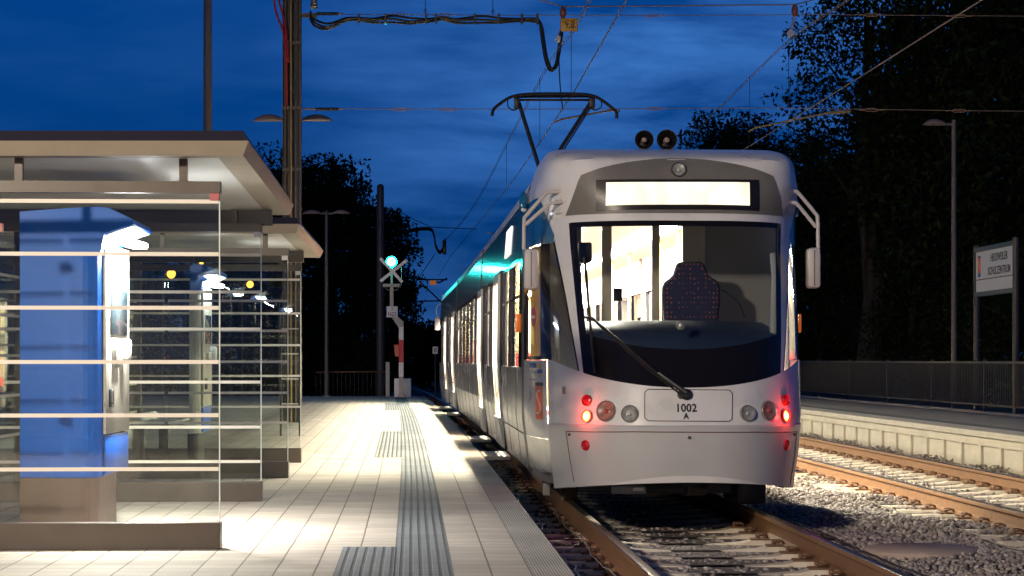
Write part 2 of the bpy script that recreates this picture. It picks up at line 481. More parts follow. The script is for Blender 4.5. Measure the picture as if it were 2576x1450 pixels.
# ------------------------------------------------------------------ near platform
PEND = 61.6
struct(sheet('platform_paving', Xe, -.60, -.21, 0, M_slab, -6, PEND, 0.01))
struct(sheet('platform_paving', Xe, -9.0, -.90, 0, M_slab, -6, PEND, .10))
struct(sheet('platform_edge_strip', Xe, -.21, 0, 0, M_slab_edge, -6, PEND, .21))
struct(sheet('guiding_strip', Xe, -.90, -.60, 0, M_tactile, -6, PEND, .90))
for a, b in ((6.0, 12.0), (23.0, 31.4), (44.3, 51.6)):
    struct(sheet('guiding_strip', Xe, -1.2, -.90, .004, M_tactile, a, b, 1.2))
mb = MB()
rows = []
for i in range(92):
    d = -6+(PEND+6)*i/91
    x = Xe(d)
    rows.append([(x, d, 0), (x, d, -.09), (x-.14, d, -.10), (x-.14, d, -.6)])
mb.grid(rows, smooth=False)
mb.add([(Xe(PEND)-9, PEND, 0), (Xe(PEND), PEND, 0), (Xe(PEND), PEND, -.6), (Xe(PEND)-9, PEND, -.6)], [(0, 1, 2, 3)])
struct(obj('platform_wall', mb, M_concrete_smooth))

# ------------------------------------------------------------------ tracks: rails, sleepers and their clips move as one
def rail_mb(line, off, d0, d1, top=False):
    prof = [(-.036, 0), (-.036, -.028), (-.031, -.036), (-.009, -.050), (-.009, -.130), (-.070, -.150), (-.070, -.160), (.070, -.160), (.070, -.150), (.009, -.130), (.009, -.050), (.031, -.036), (.036, -.028), (.036, 0)]
    n = int((d1-d0)/1.0)+1
    mb = MB(); rows = []
    for i in range(n+1):
        d = d0+(d1-d0)*i/n
        rows.append([(line(d)+off+x, d, RAIL_Z+z) for x, z in (prof if not top else [(-.034, .0), (-.030, .004), (-.012, .0065), (.012, .0065), (.030, .004), (.034, .0)])])
    mb.grid(rows, smooth=False, flip=True)
    if not top:
        mb.add(rows[0], [tuple(range(len(prof)))]); mb.add(rows[-1], [tuple(range(len(prof)))[::-1]])
    return mb

# one sleeper and one clip, made about their own middle
def sleeper_mb(L=2.45, hw=.12):
    mb = MB(); secs = []
    for x, h, w in ((-L/2, -.03, hw*.86), (-L/2+.03, .0, hw*.94), (-.98, .0, hw), (-.92, .008, hw), (-.56, .008, hw), (-.48, -.012, hw*.9), (-.2, -.03, hw*.84), (.2, -.03, hw*.84), (.48, -.012, hw*.9), (.56, .008, hw), (.92, .008, hw), (.98, .0, hw), (L/2-.03, .0, hw*.94), (L/2, -.03, hw*.86)):
        secs.append([(x, -w, -.2), (x, -w*.88, h-.02), (x, -w*.72, h), (x, w*.72, h), (x, w*.88, h-.02), (x, w, -.2)])
    mb.grid(secs, smooth=True)
    for s_, fl in ((secs[0], 1), (secs[-1], 0)):
        mb.add(s_, [tuple(range(6))[::1 if fl else -1]])
    return mb
def clip_mb():      # spring clip: base plate, bolt and two bent arms
    mb = MB()
    mb.rbox((-.035, -.07, .0), (.11, .07, .014), .004)
    mb.lathe((.05, 0, .014), (0, 0, 1), [(.017, 0), (.017, .034), (.012, .04), (.0, .041)], 8)
    for s in (-1, 1):
        pts = [(.05, .0, .028), (.055, s*.03, .034), (.035, s*.052, .040), (.0, s*.05, .044), (-.02, s*.034, .036), (-.028, s*.02, .022)]
        mb.tube(pts, .010, 6)
    return mb
sl_me = obj('sleeper', sleeper_mb(), M_sleeper).data
cl_me = obj('rail_clip', clip_mb(), M_dark_metal).data
M_clip = mat('rusty_clip', (.15, .075, .04), .6, noise=.25, nscale=30)
cl_me.materials[0] = M_clip
for n_ in ('sleeper', 'rail_clip'):
    bpy.data.objects.remove(bpy.data.objects[n_])
def track(label, line, d0, d1, s0, s1):
    t = thing('railway_track', label, 'railway track', (0, 0, 0), 'railway tracks')
    for off in (-.7535, .7535):
        r = obj('rail', rail_mb(line, off, d0, d1), M_rust, t)
        obj('rail_head', rail_mb(line, off, d0, d1, True), M_railtop, r)
    d = s0
    k = 0
    while d < s1 and k < 98:
        s = bpy.data.objects.new('sleeper', sl_me); COL.objects.link(s); s.parent = t
        s.location = (line(d)+random.uniform(-.02, .02), d, SLEEPER_Z); s.rotation_euler = (0, 0, .015+random.uniform(-.006, .006))
        for off in (-.7535, .7535):
            for sd in (-1, 1):
                c = bpy.data.objects.new('rail_clip', cl_me); COL.objects.link(c); c.parent = s
                c.location = (off+sd*.095, 0, .008); c.rotation_euler = (0, 0, 0 if sd > 0 else math.pi)
        d += .6; k += 1
    return t
track('rusty railway track under the white tram, on concrete sleepers', Xc, 3, 120, 9.9, 60)
track('empty rusty railway track beside the pale far platform wall', X2, 3, 120, 14, 60)

# thin cable clipped along the rail foot and cables in the ballast
def run(line, off, z, d0, d1, amp=.02, n=90, seed=1):
    rr = random.Random(seed); pts = []
    for i in range(n):
        d = d0+(d1-d0)*i/(n-1)
        pts.append((line(d)+off+amp*math.sin(d*1.9+seed)+rr.uniform(-amp, amp)*.4, d, z+rr.uniform(-.006, .006)))
    return pts
M_cable_grey = mat('grey_cable', (.16, .14, .12), .6)
tag(obj('track_cable', MB().tube(run(Xc, 1.02, -.30, 9, 18.5, .012, 60, 2), .008, 6), M_cable), 'thin black cable running along the outer rail beside the tram nose', 'cable')
tag(obj('track_cable', MB().tube(run(X2, -1.28, -.385, 15, 34, .04, 70, 5), .007, 6), M_cable_grey), 'pale grey cable lying over the sleeper ends of the empty track', 'cable')
M_thin = mat('thin_pale_cable', (.35, .32, .28), .4)
tag(obj('track_cable', MB().tube(run(Xc, -.90, -.335, 9.5, 20, .02, 60, 8), .0045, 5), M_thin), 'thin pale cable clipped along the rail nearest the platform', 'cable')
tag(obj('track_cable', MB().tube(run(Xe, .12, -.17, 10, 24, .05, 70, 9), .005, 5), M_thin), 'loose thin cable hanging below the platform edge', 'cable')
# round concrete cover in the ballast
p = at(2318, 1386, 5300*1.46/(1386-905))
tag(obj('manhole_cover', MB().lathe((p.x, p.y, -.43), (0, 0, 1), [(.44, 0), (.44, .05), (.42, .065), (.0, .067)], 40), mat('cover_concrete', (.44, .34, .29), .8, noise=.1)), 'round flat concrete cover lying in the grey ballast', 'manhole cover')

# ------------------------------------------------------------------ ballast: loose broken stone
def ballast():
    base = bmesh.new(); bmesh.ops.create_icosphere(base, subdivisions=1, radius=1.0)
    base.verts.index_update()
    bv = np.array([v.co[:] for v in base.verts]); bf = np.array([[v.index for v in f.verts] for f in base.faces]); base.free()
    kinds = []
    for k in range(10):
        v = bv*(1+rng.uniform(-.28, .22, (len(bv), 1)))
        v = v*np.array([1, rng.uniform(.6, .95), rng.uniform(.5, .8)])
        for q in range(3):                      # a few flat breaks
            nrm = rng.normal(size=3); nrm /= np.linalg.norm(nrm)
            h = v@nrm; v = v-np.outer(np.maximum(h-.55, 0), nrm)
        kinds.append(v)
    P = []
    def scatter(n, dlo, dhi, olo, ohi, zf, skip=None):
        d = dlo+(dhi-dlo)*rng.random(n)**1.25; o = olo+(ohi-olo)*rng.random(n)
        for a, b in zip(d, o):
            if skip and skip(a, b): continue
            P.append((a, b, zf(a, b)))
    # o is measured from the near track's centre line
    def crib(d, o):     # keep most stones off the sleeper tops
        for c, d0, half in ((0.0, 9.9, 1.25), (3.74, 14.0, 1.25)):
            if abs(o-c) < half:
                ph = ((d-d0+.3) % .6)-.3
                if abs(ph) < .145 and rng.random() > .006: return True
                if abs(abs(o-c)-.7535) < .085: return True
        return False
    scatter(13000, 10.2, 24, -1.25, 1.3, lambda d, o: -.442+rng.uniform(-.012, .016), crib)
    scatter(9000, 12.0, 30, 1.15, 2.9, lambda d, o: -.425+.03*math.sin(d*1.7+o*3)+rng.uniform(-.015, .03), crib)
    scatter(9000, 12.0, 24, 1.15, 2.9, lambda d, o: -.425+.03*math.sin(d*1.7+o*3)+rng.uniform(-.015, .03), crib)
    scatter(7000, 15, 42, 2.5, 5.0, lambda d, o: -.432+rng.uniform(-.012, .015), crib)
    scatter(2600, 18, 42, 4.85, 5.55, lambda d, o: -.39+.03*math.sin(d*2.1)+rng.uniform(-.02, .04))
    scatter(1500, 11, 34, -1.35, -.8, lambda d, o: -.42+rng.uniform(-.015, .02), crib)
    nv = len(bv); V = np.empty((len(P)*nv, 3)); F = np.empty((len(P)*len(bf), 3), dtype=np.int64)
    P = [q for q in P if (Xc(q[0])+q[1]-p.x)**2+(q[0]-p.y)**2 > .46**2]
    nv = len(bv); V = np.empty((len(P)*nv, 3)); F = np.empty((len(P)*len(bf), 3), dtype=np.int64)
    for i, (d, o, z) in enumerate(P):
        s = rng.uniform(.017, .034)
        a = rng.uniform(0, 2*math.pi); t = rng.uniform(-.7, .7)
        ca, sa, ct, st = math.cos(a), math.sin(a), math.cos(t), math.sin(t)
        Rm = np.array([[ca, -sa, 0], [sa, ca, 0], [0, 0, 1]])@np.array([[1, 0, 0], [0, ct, -st], [0, st, ct]])
        V[i*nv:(i+1)*nv] = (kinds[i % 10]*s)@Rm.T+np.array([Xc(d)+o, d, z])
        F[i*len(bf):(i+1)*len(bf)] = bf+i*nv
    me = bpy.data.meshes.new('ballast_stones')
    me.vertices.add(len(V)); me.vertices.foreach_set('co', V.ravel())
    me.loops.add(F.size); me.loops.foreach_set('vertex_index', F.ravel())
    me.polygons.add(len(F)); me.polygons.foreach_set('loop_start', np.arange(0, F.size, 3)); me.polygons.foreach_set('loop_total', np.full(len(F), 3))
    me.update(calc_edges=True); me.validate()
    me.materials.append(M_stone)
    o = bpy.data.objects.new('ballast_stones', me); COL.objects.link(o)
    tag(o, 'loose grey brown broken stone between and beside the rails', 'gravel', None, 'stuff')
ballast()

# ------------------------------------------------------------------ far platform: wall of concrete trough units, paving
WOFF = 5.60
def Xw(d): return Xc(d)+WOFF
FP_END = 60.0
t = thing('retaining_wall', 'pale concrete far platform wall of recessed units beside the empty track', 'platform wall', (0, 0, 0))
d = 20.0
units = []
while d < 58:
    units.append(d); d += .98
for i, d in enumerate(units):
    e = d+.972
    mb = MB()
    zt, zb, rec = .02, -.47, .038
    def Pw(dd, o, z): return (Xw(dd)+o, dd, z)
    a, b = d+.055, e-.055        # recess limits; the lower near corner rises in a square step
    m_ = d+.055+.42
    zr = zt-.12
    # face frame, butted pieces
    for (p0, p1, z0, z1) in ((d, e, zr, zt), (d, a, zb, zr), (b, e, zb, zr)):
        mb.add([Pw(p0, 0, z0), Pw(p1, 0, z0), Pw(p1, 0, z1), Pw(p0, 0, z1)], [(0, 3, 2, 1)])
    mb.add([Pw(a, rec, zb), Pw(b, rec, zb), Pw(b, rec, zr), Pw(a, rec, zr)], [(0, 3, 2, 1)])
    mb.add([Pw(a, 0, zr), Pw(b, 0, zr), Pw(b, rec, zr), Pw(a, rec, zr)], [(0, 1, 2, 3)])
    mb.add([Pw(a, 0, zb), Pw(a, 0, zr), Pw(a, rec, zr), Pw(a, rec, zb)], [(0, 1, 2, 3)])
    mb.add([Pw(b, 0, zb), Pw(b, rec, zb), Pw(b, rec, zr), Pw(b, 0, zr)], [(0, 1, 2, 3)])
    # inner pad, half as deep
    mb.add([Pw(a+.03, rec*.5, zb), Pw(m_, rec*.5, zb), Pw(m_, rec*.5, zr-.13), Pw(a+.03, rec*.5, zr-.13)], [(0, 3, 2, 1)])
    mb.add([Pw(m_, rec*.5, zb), Pw(m_, rec, zb), Pw(m_, rec, zr-.13), Pw(m_, rec*.5, zr-.13)], [(0, 3, 2, 1)])
    mb.add([Pw(a+.03, rec*.5, zr-.13), Pw(m_, rec*.5, zr-.13), Pw(m_, rec, zr-.13), Pw(a+.03, rec, zr-.13)], [(0, 3, 2, 1)])
    mb.add([Pw(d, .0, zb), Pw(d, .12, zb), Pw(d, .12, zt), Pw(d, .0, zt)], [(0, 1, 2, 3)])
    mb.add([Pw(e, .0, zb), Pw(e, .12, zb), Pw(e, .12, zt), Pw(e, .0, zt)], [(0, 3, 2, 1)])
    obj('wall_unit', mb, M_concrete, t)
struct(sheet('far_platform_edge', Xw, -.05, .42, .10, M_concrete_smooth, 18, FP_END, 0))
mb = MB(); rows = []
for i in range(50):
    d = 18+(FP_END-18)*i/49
    rows.append([(Xw(d)-.05, d, .10), (Xw(d)-.05, d, .02), (Xw(d)+.2, d, .02)])
mb.grid(rows, smooth=False)
struct(obj('far_platform_edge', mb, M_concrete_smooth))
struct(sheet('far_guiding_strip', Xw, .42, .72, .10, M_tactile, 18, FP_END, 0))
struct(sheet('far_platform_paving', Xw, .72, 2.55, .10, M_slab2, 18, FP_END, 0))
struct(sheet('far_platform_kerb', Xw, 2.55, 2.70, .14, M_concrete_smooth, 18, FP_END, 0))
mb = MB(); mb.grid([[(Xw(d)+2.55, d, .10), (Xw(d)+2.55, d, .14)] for d in np.linspace(18, FP_END, 40)], smooth=False)
struct(obj('far_platform_kerb', mb, M_concrete_smooth))
mb = MB(); mb.grid([[(Xw(d)+2.70, d, .08), (Xw(d)+30, d, .3)] for d in np.linspace(18, 90, 40)], smooth=False)
struct(obj('verge', mb, M_ground))

# railing behind the far platform: six bays with thin uprights
M_fence = mat('fence_dark_steel', (.075, .066, .058), .5, noise=.1)
tf = thing('railing', 'long dark railing of thin upright bars behind the far platform', 'fence', (0, 0, 0))
fpts = [Vector((Xw(d)+2.62 + (.0 if d < 50 else .035*(d-50)), d, .14)) for d in (30.5, 34.2, 37.9, 41.6, 45.3, 49.0, 53.0, 57.5)]
fpts.append(Vector((Xw(57)+1.2, 57.0, .1)))
for i, p in enumerate(fpts):
    if i: 
        q = fpts[i-1]
        mb = MB()
        for z0, z1 in ((.10, .13), (.86, .90)):
            dirv = (p-q); nn = Vector((dirv.y, -dirv.x, 0)).normalized()*.02
            mb.add([q+nn+Vector((0,0,z0)), p+nn+Vector((0,0,z0)), p-nn+Vector((0,0,z0)), q-nn+Vector((0,0,z0)), q+nn+Vector((0,0,z1)), p+nn+Vector((0,0,z1)), p-nn+Vector((0,0,z1)), q-nn+Vector((0,0,z1))], [(0,3,2,1),(4,5,6,7),(0,1,5,4),(1,2,6,5),(2,3,7,6),(3,0,4,7)])
        L = (p-q).length; n = int(L/.105)
        for k in range(1, n):
            c = q.lerp(p, k/n)
            mb.box((c.x-.009, c.y-.009, c.z+.13), (c.x+.009, c.y+.009, c.z+.86))
        obj('bar_panel', mb, M_fence, tf)
    obj('post', MB().box((p.x-.028, p.y-.028, p.z-.2), (p.x+.028, p.y+.028, p.z+.93)), M_fence, tf)
# ------------------------------------------------------------------ shelters: roof on brackets, glass end screens with cream bars, plinths
M_roof_dark = mat('roof_top_dark', (.012, .010, .022), .5)
M_fascia = mat('roof_fascia_grey', (.26, .22, .17), .45, noise=.05)
M_soffit = mat('roof_soffit_white', (.62, .61, .58), .36, noise=.05, nscale=2)
M_bar = mat('cream_glass_bar', (.80, .74, .65), .5)
M_gedge = mat('glass_edge_pale', (.75, .82, .78), .4)
M_clamp_red = mat('red_clamp', (.42, .10, .10), .4)
M_clamp_or = mat('orange_clamp', (.62, .14, .06), .4)
M_clamp = mat('pale_clamp', (.62, .62, .64), .35)
M_brown = mat('column_brown', (.085, .058, .045), .45, noise=.1)
M_bench = mat('bench_steel', (.36, .35, .33), .4, metal=.4)

def shelter(label, edge, dn, df, screens, back, seats, header_at, clamp, depth_left=3.0):
    # edge(d): where the platform side of the roof runs
    t = thing('platform_shelter', label, 'shelter', (edge(dn)-1.5, (dn+df)/2, 0), 'platform shelters')
    zu, zm, zt = 2.205, 2.285, 2.345
    def ring(o, z): return [Vector((edge(dn)+o-depth_left, dn-o, z)), Vector((edge(dn)+o, dn-o, z)), Vector((edge(df)+o, df+o, z)), Vector((edge(df)+o-depth_left, df+o, z))]
    r0, r1, r2 = ring(0, zu), ring(.035, zm), ring(.0, zt)
    def band(a, b):
        mb = MB()
        for i in range(3): mb.add([a[i], a[i+1], b[i+1], b[i]], [(0, 1, 2, 3)])
        mb.add([a[3], a[0], b[0], b[3]], [(0, 1, 2, 3)])
        return mb
    f = obj('fascia', band(r0, r1), M_fascia, t)
    mb = band(r1, r2); mb.add(r2, [(0, 1, 2, 3)])
    obj('roof_top', mb, M_roof_dark, t)
    inn = ring(-.16, zu+.003)
    mb = MB()
    for i in range(3): mb.add([r0[i], inn[i], inn[i+1], r0[i+1]], [(0, 1, 2, 3)])
    obj('roof_rim', mb, M_fascia, t)
    mb = MB(); mb.add(inn, [(0, 3, 2, 1)])
    obj('soffit', mb, M_soffit, t)
    # end screens
    for (d, xl, xr, zb, first, bars, rot) in screens:
        def Q(x, dy, z): return Vector((x, d+dy+(x-xr)*rot, z))
        def bx(mb, x0, x1, y0, y1, z0, z1):
            return mb.add([Q(x0,y0,z0), Q(x1,y0,z0), Q(x1,y1,z0), Q(x0,y1,z0), Q(x0,y0,z1), Q(x1,y0,z1), Q(x1,y1,z1), Q(x0,y1,z1)], [(0,3,2,1),(4,5,6,7),(0,1,5,4),(1,2,6,5),(2,3,7,6),(3,0,4,7)])
        beam = bx(MB(), xl-.9, xr+.01, -.03, .03, zb-.065, zb)
        obj('head_beam', beam, M_shelter_metal, t)
        for k in range(3):
            xx = xr-.20-k*.92
            obj('bracket', bx(MB(), xx-.022, xx+.022, -.02, .02, zb, zu), M_shelter_metal, t)
        pl = bx(MB(), xl-.9, xr+.012, -.05, .05, .0, .15)
        obj('plinth', pl, M_shelter_metal, t, bevel=.004)
        g = bx(MB(), xl, xr, -.006, .006, .155, zb-.095)
        go = obj('glass_screen', g, M_shelter_glass, t)
        obj('glass_edge', bx(MB(), xr+.0005, xr+.006, -.0075, .0075, .155, zb-.11), M_gedge, go)
        if bars:
            for z in bars: obj('cream_bar', bx(MB(), xl, xr-.002, -.0085, -.0065, z-.011, z+.011), M_bar, go)
        mb = MB(); bx(mb, xr-.05, xr+.002, -.022, .022, zb-.105, zb-.0655)
        obj('clamp', mb, M_clamp_red if clamp else M_clamp, t)
        # next pane of the same screen, further from the track
        g2 = bx(MB(), xl-1.0, xl-.03, -.006, .006, .155, zb-.095)
        g2o = obj('glass_screen', g2, M_shelter_glass, t)
        if bars:
            for z in bars: obj('cream_bar', bx(MB(), xl-1.0, xl-.03, -.0085, -.0065, z-.011, z+.011), M_bar, g2o)
        if clamp:
            for z in (1.813, .945): obj('clamp', bx(MB(), xl-.045, xl+.012, -.03, .03, z-.024, z+.024), M_clamp_or, t)
        clamp = False
    for d in header_at:
        x = edge(d)
        obj('cross_beam', MB().box((x-depth_left, d-.02, 2.085), (x-.10, d+.05, zu-.001)), M_shelter_metal, t)
    # back wall: columns and glass along the track direction
    n = max(2, int((df-dn)/1.3))
    for k in range(n+1):
        d = dn+.3+(df-dn-.6)*k/n
        x = edge(d)-back
        obj('column', MB().rbox((x-.045, d-.045, 0), (x+.045, d+.045, zu), .006), M_brown, t)
        if k:
            p = dn+.3+(df-dn-.6)*(k-1)/n
            go = obj('glass_screen', MB().box((edge(d)-back-.005, p+.06, .2), (edge(d)-back+.005, d-.06, 1.95)), M_shelter_glass, t)
            for z in (.5, .8, 1.1, 1.4, 1.7): obj('cream_bar', MB().box((edge(d)-back+.0055, p+.06, z-.011), (edge(d)-back+.0075, d-.06, z+.011)), M_bar, go)
    if seats:
        d0, d1 = seats
        x = edge(d0)-back+.42
        mb = MB()
        rows = [[(x+u, d, z) for u, z in ((-.22, .52), (-.2, .44), (.1, .43), (.20, .455))] for d in (d0, d1)]
        mb.grid(rows)
        s_ = obj('bench', mb, M_bench, t)
        md = s_.modifiers.new('thick', 'SOLIDIFY'); md.thickness = .018
        for d in (d0+.25, d1-.25):
            obj('bench_leg', MB().rbox((x-.15, d-.035, 0), (x-.05, d+.035, .425), .005), M_brown, t)
    return t

barsA = [1.07+(905-y)/443.9 for y in (640, 775, 911, 1045, 1180)]
def edgeA(d): return -1.497-.053*(d-11.73)
def edgeB(d): return -1.935-.045*(d-18.9)
scr = lambda py, px, s: (px-CX)/s
shelter('nearer glass shelter with the blue ticket machine behind its end screen', edgeA, 11.73, 16.55,
        [(11.94, -2.885, -1.66, 2.077, True, [1.965]+barsA, .05), (15.93, -2.96, -1.90, 2.10, False, [1.86, 1.58, 1.30, .90, .56, .30], .05)], 2.05, None, (15.99,), True)
shelter('farther glass shelter beyond the one with the ticket machine', edgeB, 18.9, 23.5,
        [(19.05, -3.1, -2.03, 2.075, False, [1.60, 1.33, 1.05, .77, .50], .05), (21.9, -3.25, -2.20, 2.055, False, [1.90, 1.55, 1.22, .90, .58], .05)], 2.0, (20.6, 22.6), (21.97,), False)
# a tall glass side screen with a dark steel edge at the far end of the second shelter
ts = thing('wind_screen', 'tall narrow glass wind screen with dark frame past the farther shelter', 'glass screen', (-3.1, 29.5, 0))
obj('frame', MB().box((-3.25, 29.48, .0), (-3.225, 29.52, 1.75)).box((-2.985, 29.48, 0), (-2.96, 29.52, 1.75)), M_dark_metal, ts)
go = obj('glass', MB().box((-3.225, 29.494, .1), (-2.985, 29.506, 1.75)), M_shelter_glass, ts)
for z in (.45, .8, 1.15, 1.5): obj('cream_bar', MB().box((-3.225, 29.492, z-.01), (-2.985, 29.4935, z+.01)), M_bar, go)

# ------------------------------------------------------------------ ticket machine, reused for a lit display: blue body, curved front edge, lit hood
M_tm_blue = mat('machine_blue', (.004, .10, .52), .4, noise=.05, nscale=3, spec=.25)
M_tm_face = mat('machine_face', (.56, .53, .48), .35, noise=.05)
M_tm_base = mat('machine_base_brown', (.14, .085, .065), .5, noise=.08)
M_tm_lamp = emit_mat('machine_lamp', (.93, .98, 1.0), 60)
M_hood_glare = mat('hood_glare_white', (.8, .8, .78), .4)
M_screen = mat('machine_screen', (.02, .03, .04), .1)
def ticket_machine(label, x0, x1, d0, d1, body_m=None, base_m=None):
    t = thing('ticket_machine', label, 'ticket machine', (x1, d0, 0), 'ticket machines')
    def sk(d): return -.053*(d-d0)
    h = 1.965
    r = .10
    # the body's corner toward the track and camera is rounded
    def outline(z, o=0.0):
        pts = [(x0+sk(d1), d1), (x0, d0)]
        for k in range(6):
            a = -math.pi/2+math.pi/2*k/5
            pts.append((x1-r+r*math.cos(a)+o, d0+r+r*math.sin(a)-o))
        pts.append((x1+sk(d1)+o, d1))
        return [Vector((x, y, z)) for x, y in pts]
    def shell(z0, z1, inset=0.0):
        a = outline(z0, -inset); b = outline(z1, -inset)
        mb = MB(); rows = [a+[a[0]], b+[b[0]]]
        mb.grid(rows, smooth=False); mb.add(b, [tuple(range(len(b)))]); mb.add(a, [tuple(range(len(a)))[::-1]])
        return mb
    obj('base', shell(.0, .36, .02), base_m or M_tm_base, t)
    obj('body', shell(.364, h-.26), body_m or M_tm_blue, t)
    # the hood: overhangs the operating face, lamp under it
    mb = MB()
    xo = x1+.20
    poly = [(x0, h-.255), (x0, h-.01), (x1-.05, h+.02), (x1+.05, h+.015), (xo, h-.055), (xo+.006, h-.085), (x1+.03, h-.145), (x1+.01, h-.255)]
    mb.prism([Vector((x, d0-.005, z)) for x, z in poly], (sk(d1), d1-d0+.01, 0))
    obj('hood', mb, M_tm_blue, t)
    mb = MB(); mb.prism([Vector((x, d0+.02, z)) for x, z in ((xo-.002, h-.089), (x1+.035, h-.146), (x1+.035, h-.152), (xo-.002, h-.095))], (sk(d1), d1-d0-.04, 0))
    obj('hood_glare', mb, M_hood_glare, t)  # white sheet added under the hood, standing in for lamp glare
    # operating face looks at the track
    mb = MB().rbox((x1+.002, d0+.10, .62), (x1+.022, d1-.03, h-.20), .006)
    f = obj('operating_face', mb, M_tm_face, t)
    obj('screen', MB().rbox((x1+.022, d0+.22, 1.22), (x1+.030, d1-.14, 1.50), .004), M_screen, f)
    obj('keypad', MB().rbox((x1+.022, d0+.28, 1.02), (x1+.05, d0+.48, 1.14), .008), M_galv, f)
    obj('coin_tray', MB().rbox((x1+.022, d0+.18, .78), (x1+.034, d0+.30, .89), .006), M_screen, f)
    obj('card_slot', MB().rbox((x1+.022, d0+.50, 1.06), (x1+.085, d0+.62, 1.20), .02), M_white_sign, f)
    obj('lower_panel', MB().rbox((x1+.002, d0+.11, .375), (x1+.016, d1-.03, .612), .005), M_tm_blue, t)
    # lamp: a bent tube fitting under the hood and the lit strip down the face
    obj('lamp', MB().rbox((x1+.045, d0+.10, h-.19), (x1+.15, d1-.08, h-.155), .01), M_tm_lamp, t)
    return t
TM = ticket_machine('tall blue ticket machine with glaring white lamp behind the nearer glass screen', -2.943, -2.468, 12.6, 13.5)
ticket_machine('slim pale lit information display near the bench, seen through the glass screens', -3.07, -2.98, 20.1, 20.8, M_tm_face, M_dark_metal)  # lit display built as a machine, added for reflections in the panes
lamp_light('machine_lamp_light', 'AREA', (-2.36, 13.02, 1.765), 430, (1.0, .94, .84), .30, (0, R(28), 0), TM)

# ------------------------------------------------------------------ catenary mast with its cables
def P1(px, py, d=35.9): return at(px, py, d)
DM = 35.9
tm = thing('catenary_mast', 'twin channel steel mast carrying red and black cables beside the shelters', 'mast', (-3.74, DM, 0))
xm = -3.745
for s in (-1, 1):
    x = xm+s*.125
    mb = MB().box((x-.03, DM-.09, 0), (x-.022, DM+.09, 8.6)).box((x+.022, DM-.09, 0), (x+.03, DM+.09, 8.6)).box((x-.022, DM-.006, 0), (x+.022, DM+.006, 8.6))
    obj('channel', mb, M_mast, tm)
mb = MB(); 
obj('web_plate', MB().box((xm-.095, DM+.05, 0), (xm+.095, DM+.06, 8.6)), M_dark_metal, tm)
for z in (1.0, 2.2, 3.4, 4.3, 5.35, 6.45, 7.2):
    obj('batten', MB().box((xm-.16, DM-.10, z-.03), (xm+.16, DM-.0905, z+.03)), M_mast, tm)
M_yellow_pipe = mat('yellow_pipe', (.40, .27, .09), .5)
obj('conduit', MB().tube([(xm-.005, DM-.13, 0), (xm-.005, DM-.13, 4.5), (xm-.01, DM-.13, 6.6), (xm-.012, DM-.13, 8.6)], .017, 8), M_yellow_pipe, tm)
obj('conduit', MB().tube([(xm+.075, DM-.13, 0), (xm+.075, DM-.13, 6.0)], .010, 8), M_galv, tm)
c1 = [P1(692, -40), P1(692, 5), P1(700, 45), P1(712, 75), P1(719, 110), P1(723, 160), P1(724, 270)]
c2 = [P1(704, -40), P1(705, 5), P1(712, 35), P1(718, 60), P1(724, 110), P1(728, 160)]
def smooth(pts, n=6):
    out = []
    for i in range(len(pts)-1):
        p0, p1, p2, p3 = pts[max(i-1, 0)], pts[i], pts[i+1], pts[min(i+2, len(pts)-1)]
        for k in range(n):
            t = k/n
            out.append(.5*((2*p1)+(p2-p0)*t+(2*p0-5*p1+4*p2-p3)*t*t+(3*p1-p0-3*p2+p3)*t**3))
    out.append(pts[-1]); return out
for c in (c1, c2):
    obj('red_cable', MB().tube([p+Vector((0, -.15, 0)) for p in smooth(c)], .019, 8), M_red_cable, tm)
# switch gear at the mast head
obj('insulator', MB().lathe(P1(790, 22), (0, 0, 1), [(.05, 0), (.075, .03), (.05, .05), (.075, .08), (.045, .1), (.06, .14), (.05, .4)], 14), M_galv, tm)
obj('bracket', MB().box((xm+.15, DM-.05, 6.90), (xm+.42, DM+.05, 6.95)), M_mast, tm)

# black feeder cables tied along the upper span wire, looping down to the contact wire
top = [(780, 32), (790, 50), (812, 60), (830, 60), (850, 52), (872, 43), (900, 43), (940, 47), (985, 43), (1030, 47), (1075, 46), (1110, 42), (1150, 48), (1210, 44), (1260, 46), (1310, 45), (1345, 46), (1357, 55), (1363, 75), (1368, 110), (1374, 145), (1382, 168), (1390, 175), (1399, 165), (1406, 130), (1410, 100), (1413, 80)]
tc = thing('feeder_cable', 'bundle of black cables tied along the span wire and looping down', 'cable', P1(1100, 45))
for k, (dx, dy, dd) in enumerate(((0, 0, 0), (-2, 7, .03), (2, 4, -.04), (-3, 11, .06))):
    pts = [P1(x+dx*(1 if y > 60 and x > 1340 else 0), y+dy*(1 if x < 1350 else .2)+3*math.sin(x*.03+k), DM+dd) for x, y in top]
    obj('cable', MB().tube(smooth(pts, 4), .020, 7), M_cable, tc)
for x in (902, 970, 1072, 1097, 1195, 1255, 1313, 1352):
    obj('cable_tie', MB().box(tuple(P1(x-3, 58, DM-.07)), tuple(P1(x+3, 38, DM+.09))), M_insul, tc)
# contact feeder dropping to the wire
tag(obj('dropper_cable', MB().tube(smooth([P1(1408, 85), P1(1406, 140), P1(1408, 200), P1(1412, 245), P1(1416, 278)]), .012, 6), M_cable), 'black cable dropping from the feeder bundle past the pantograph head', 'cable')

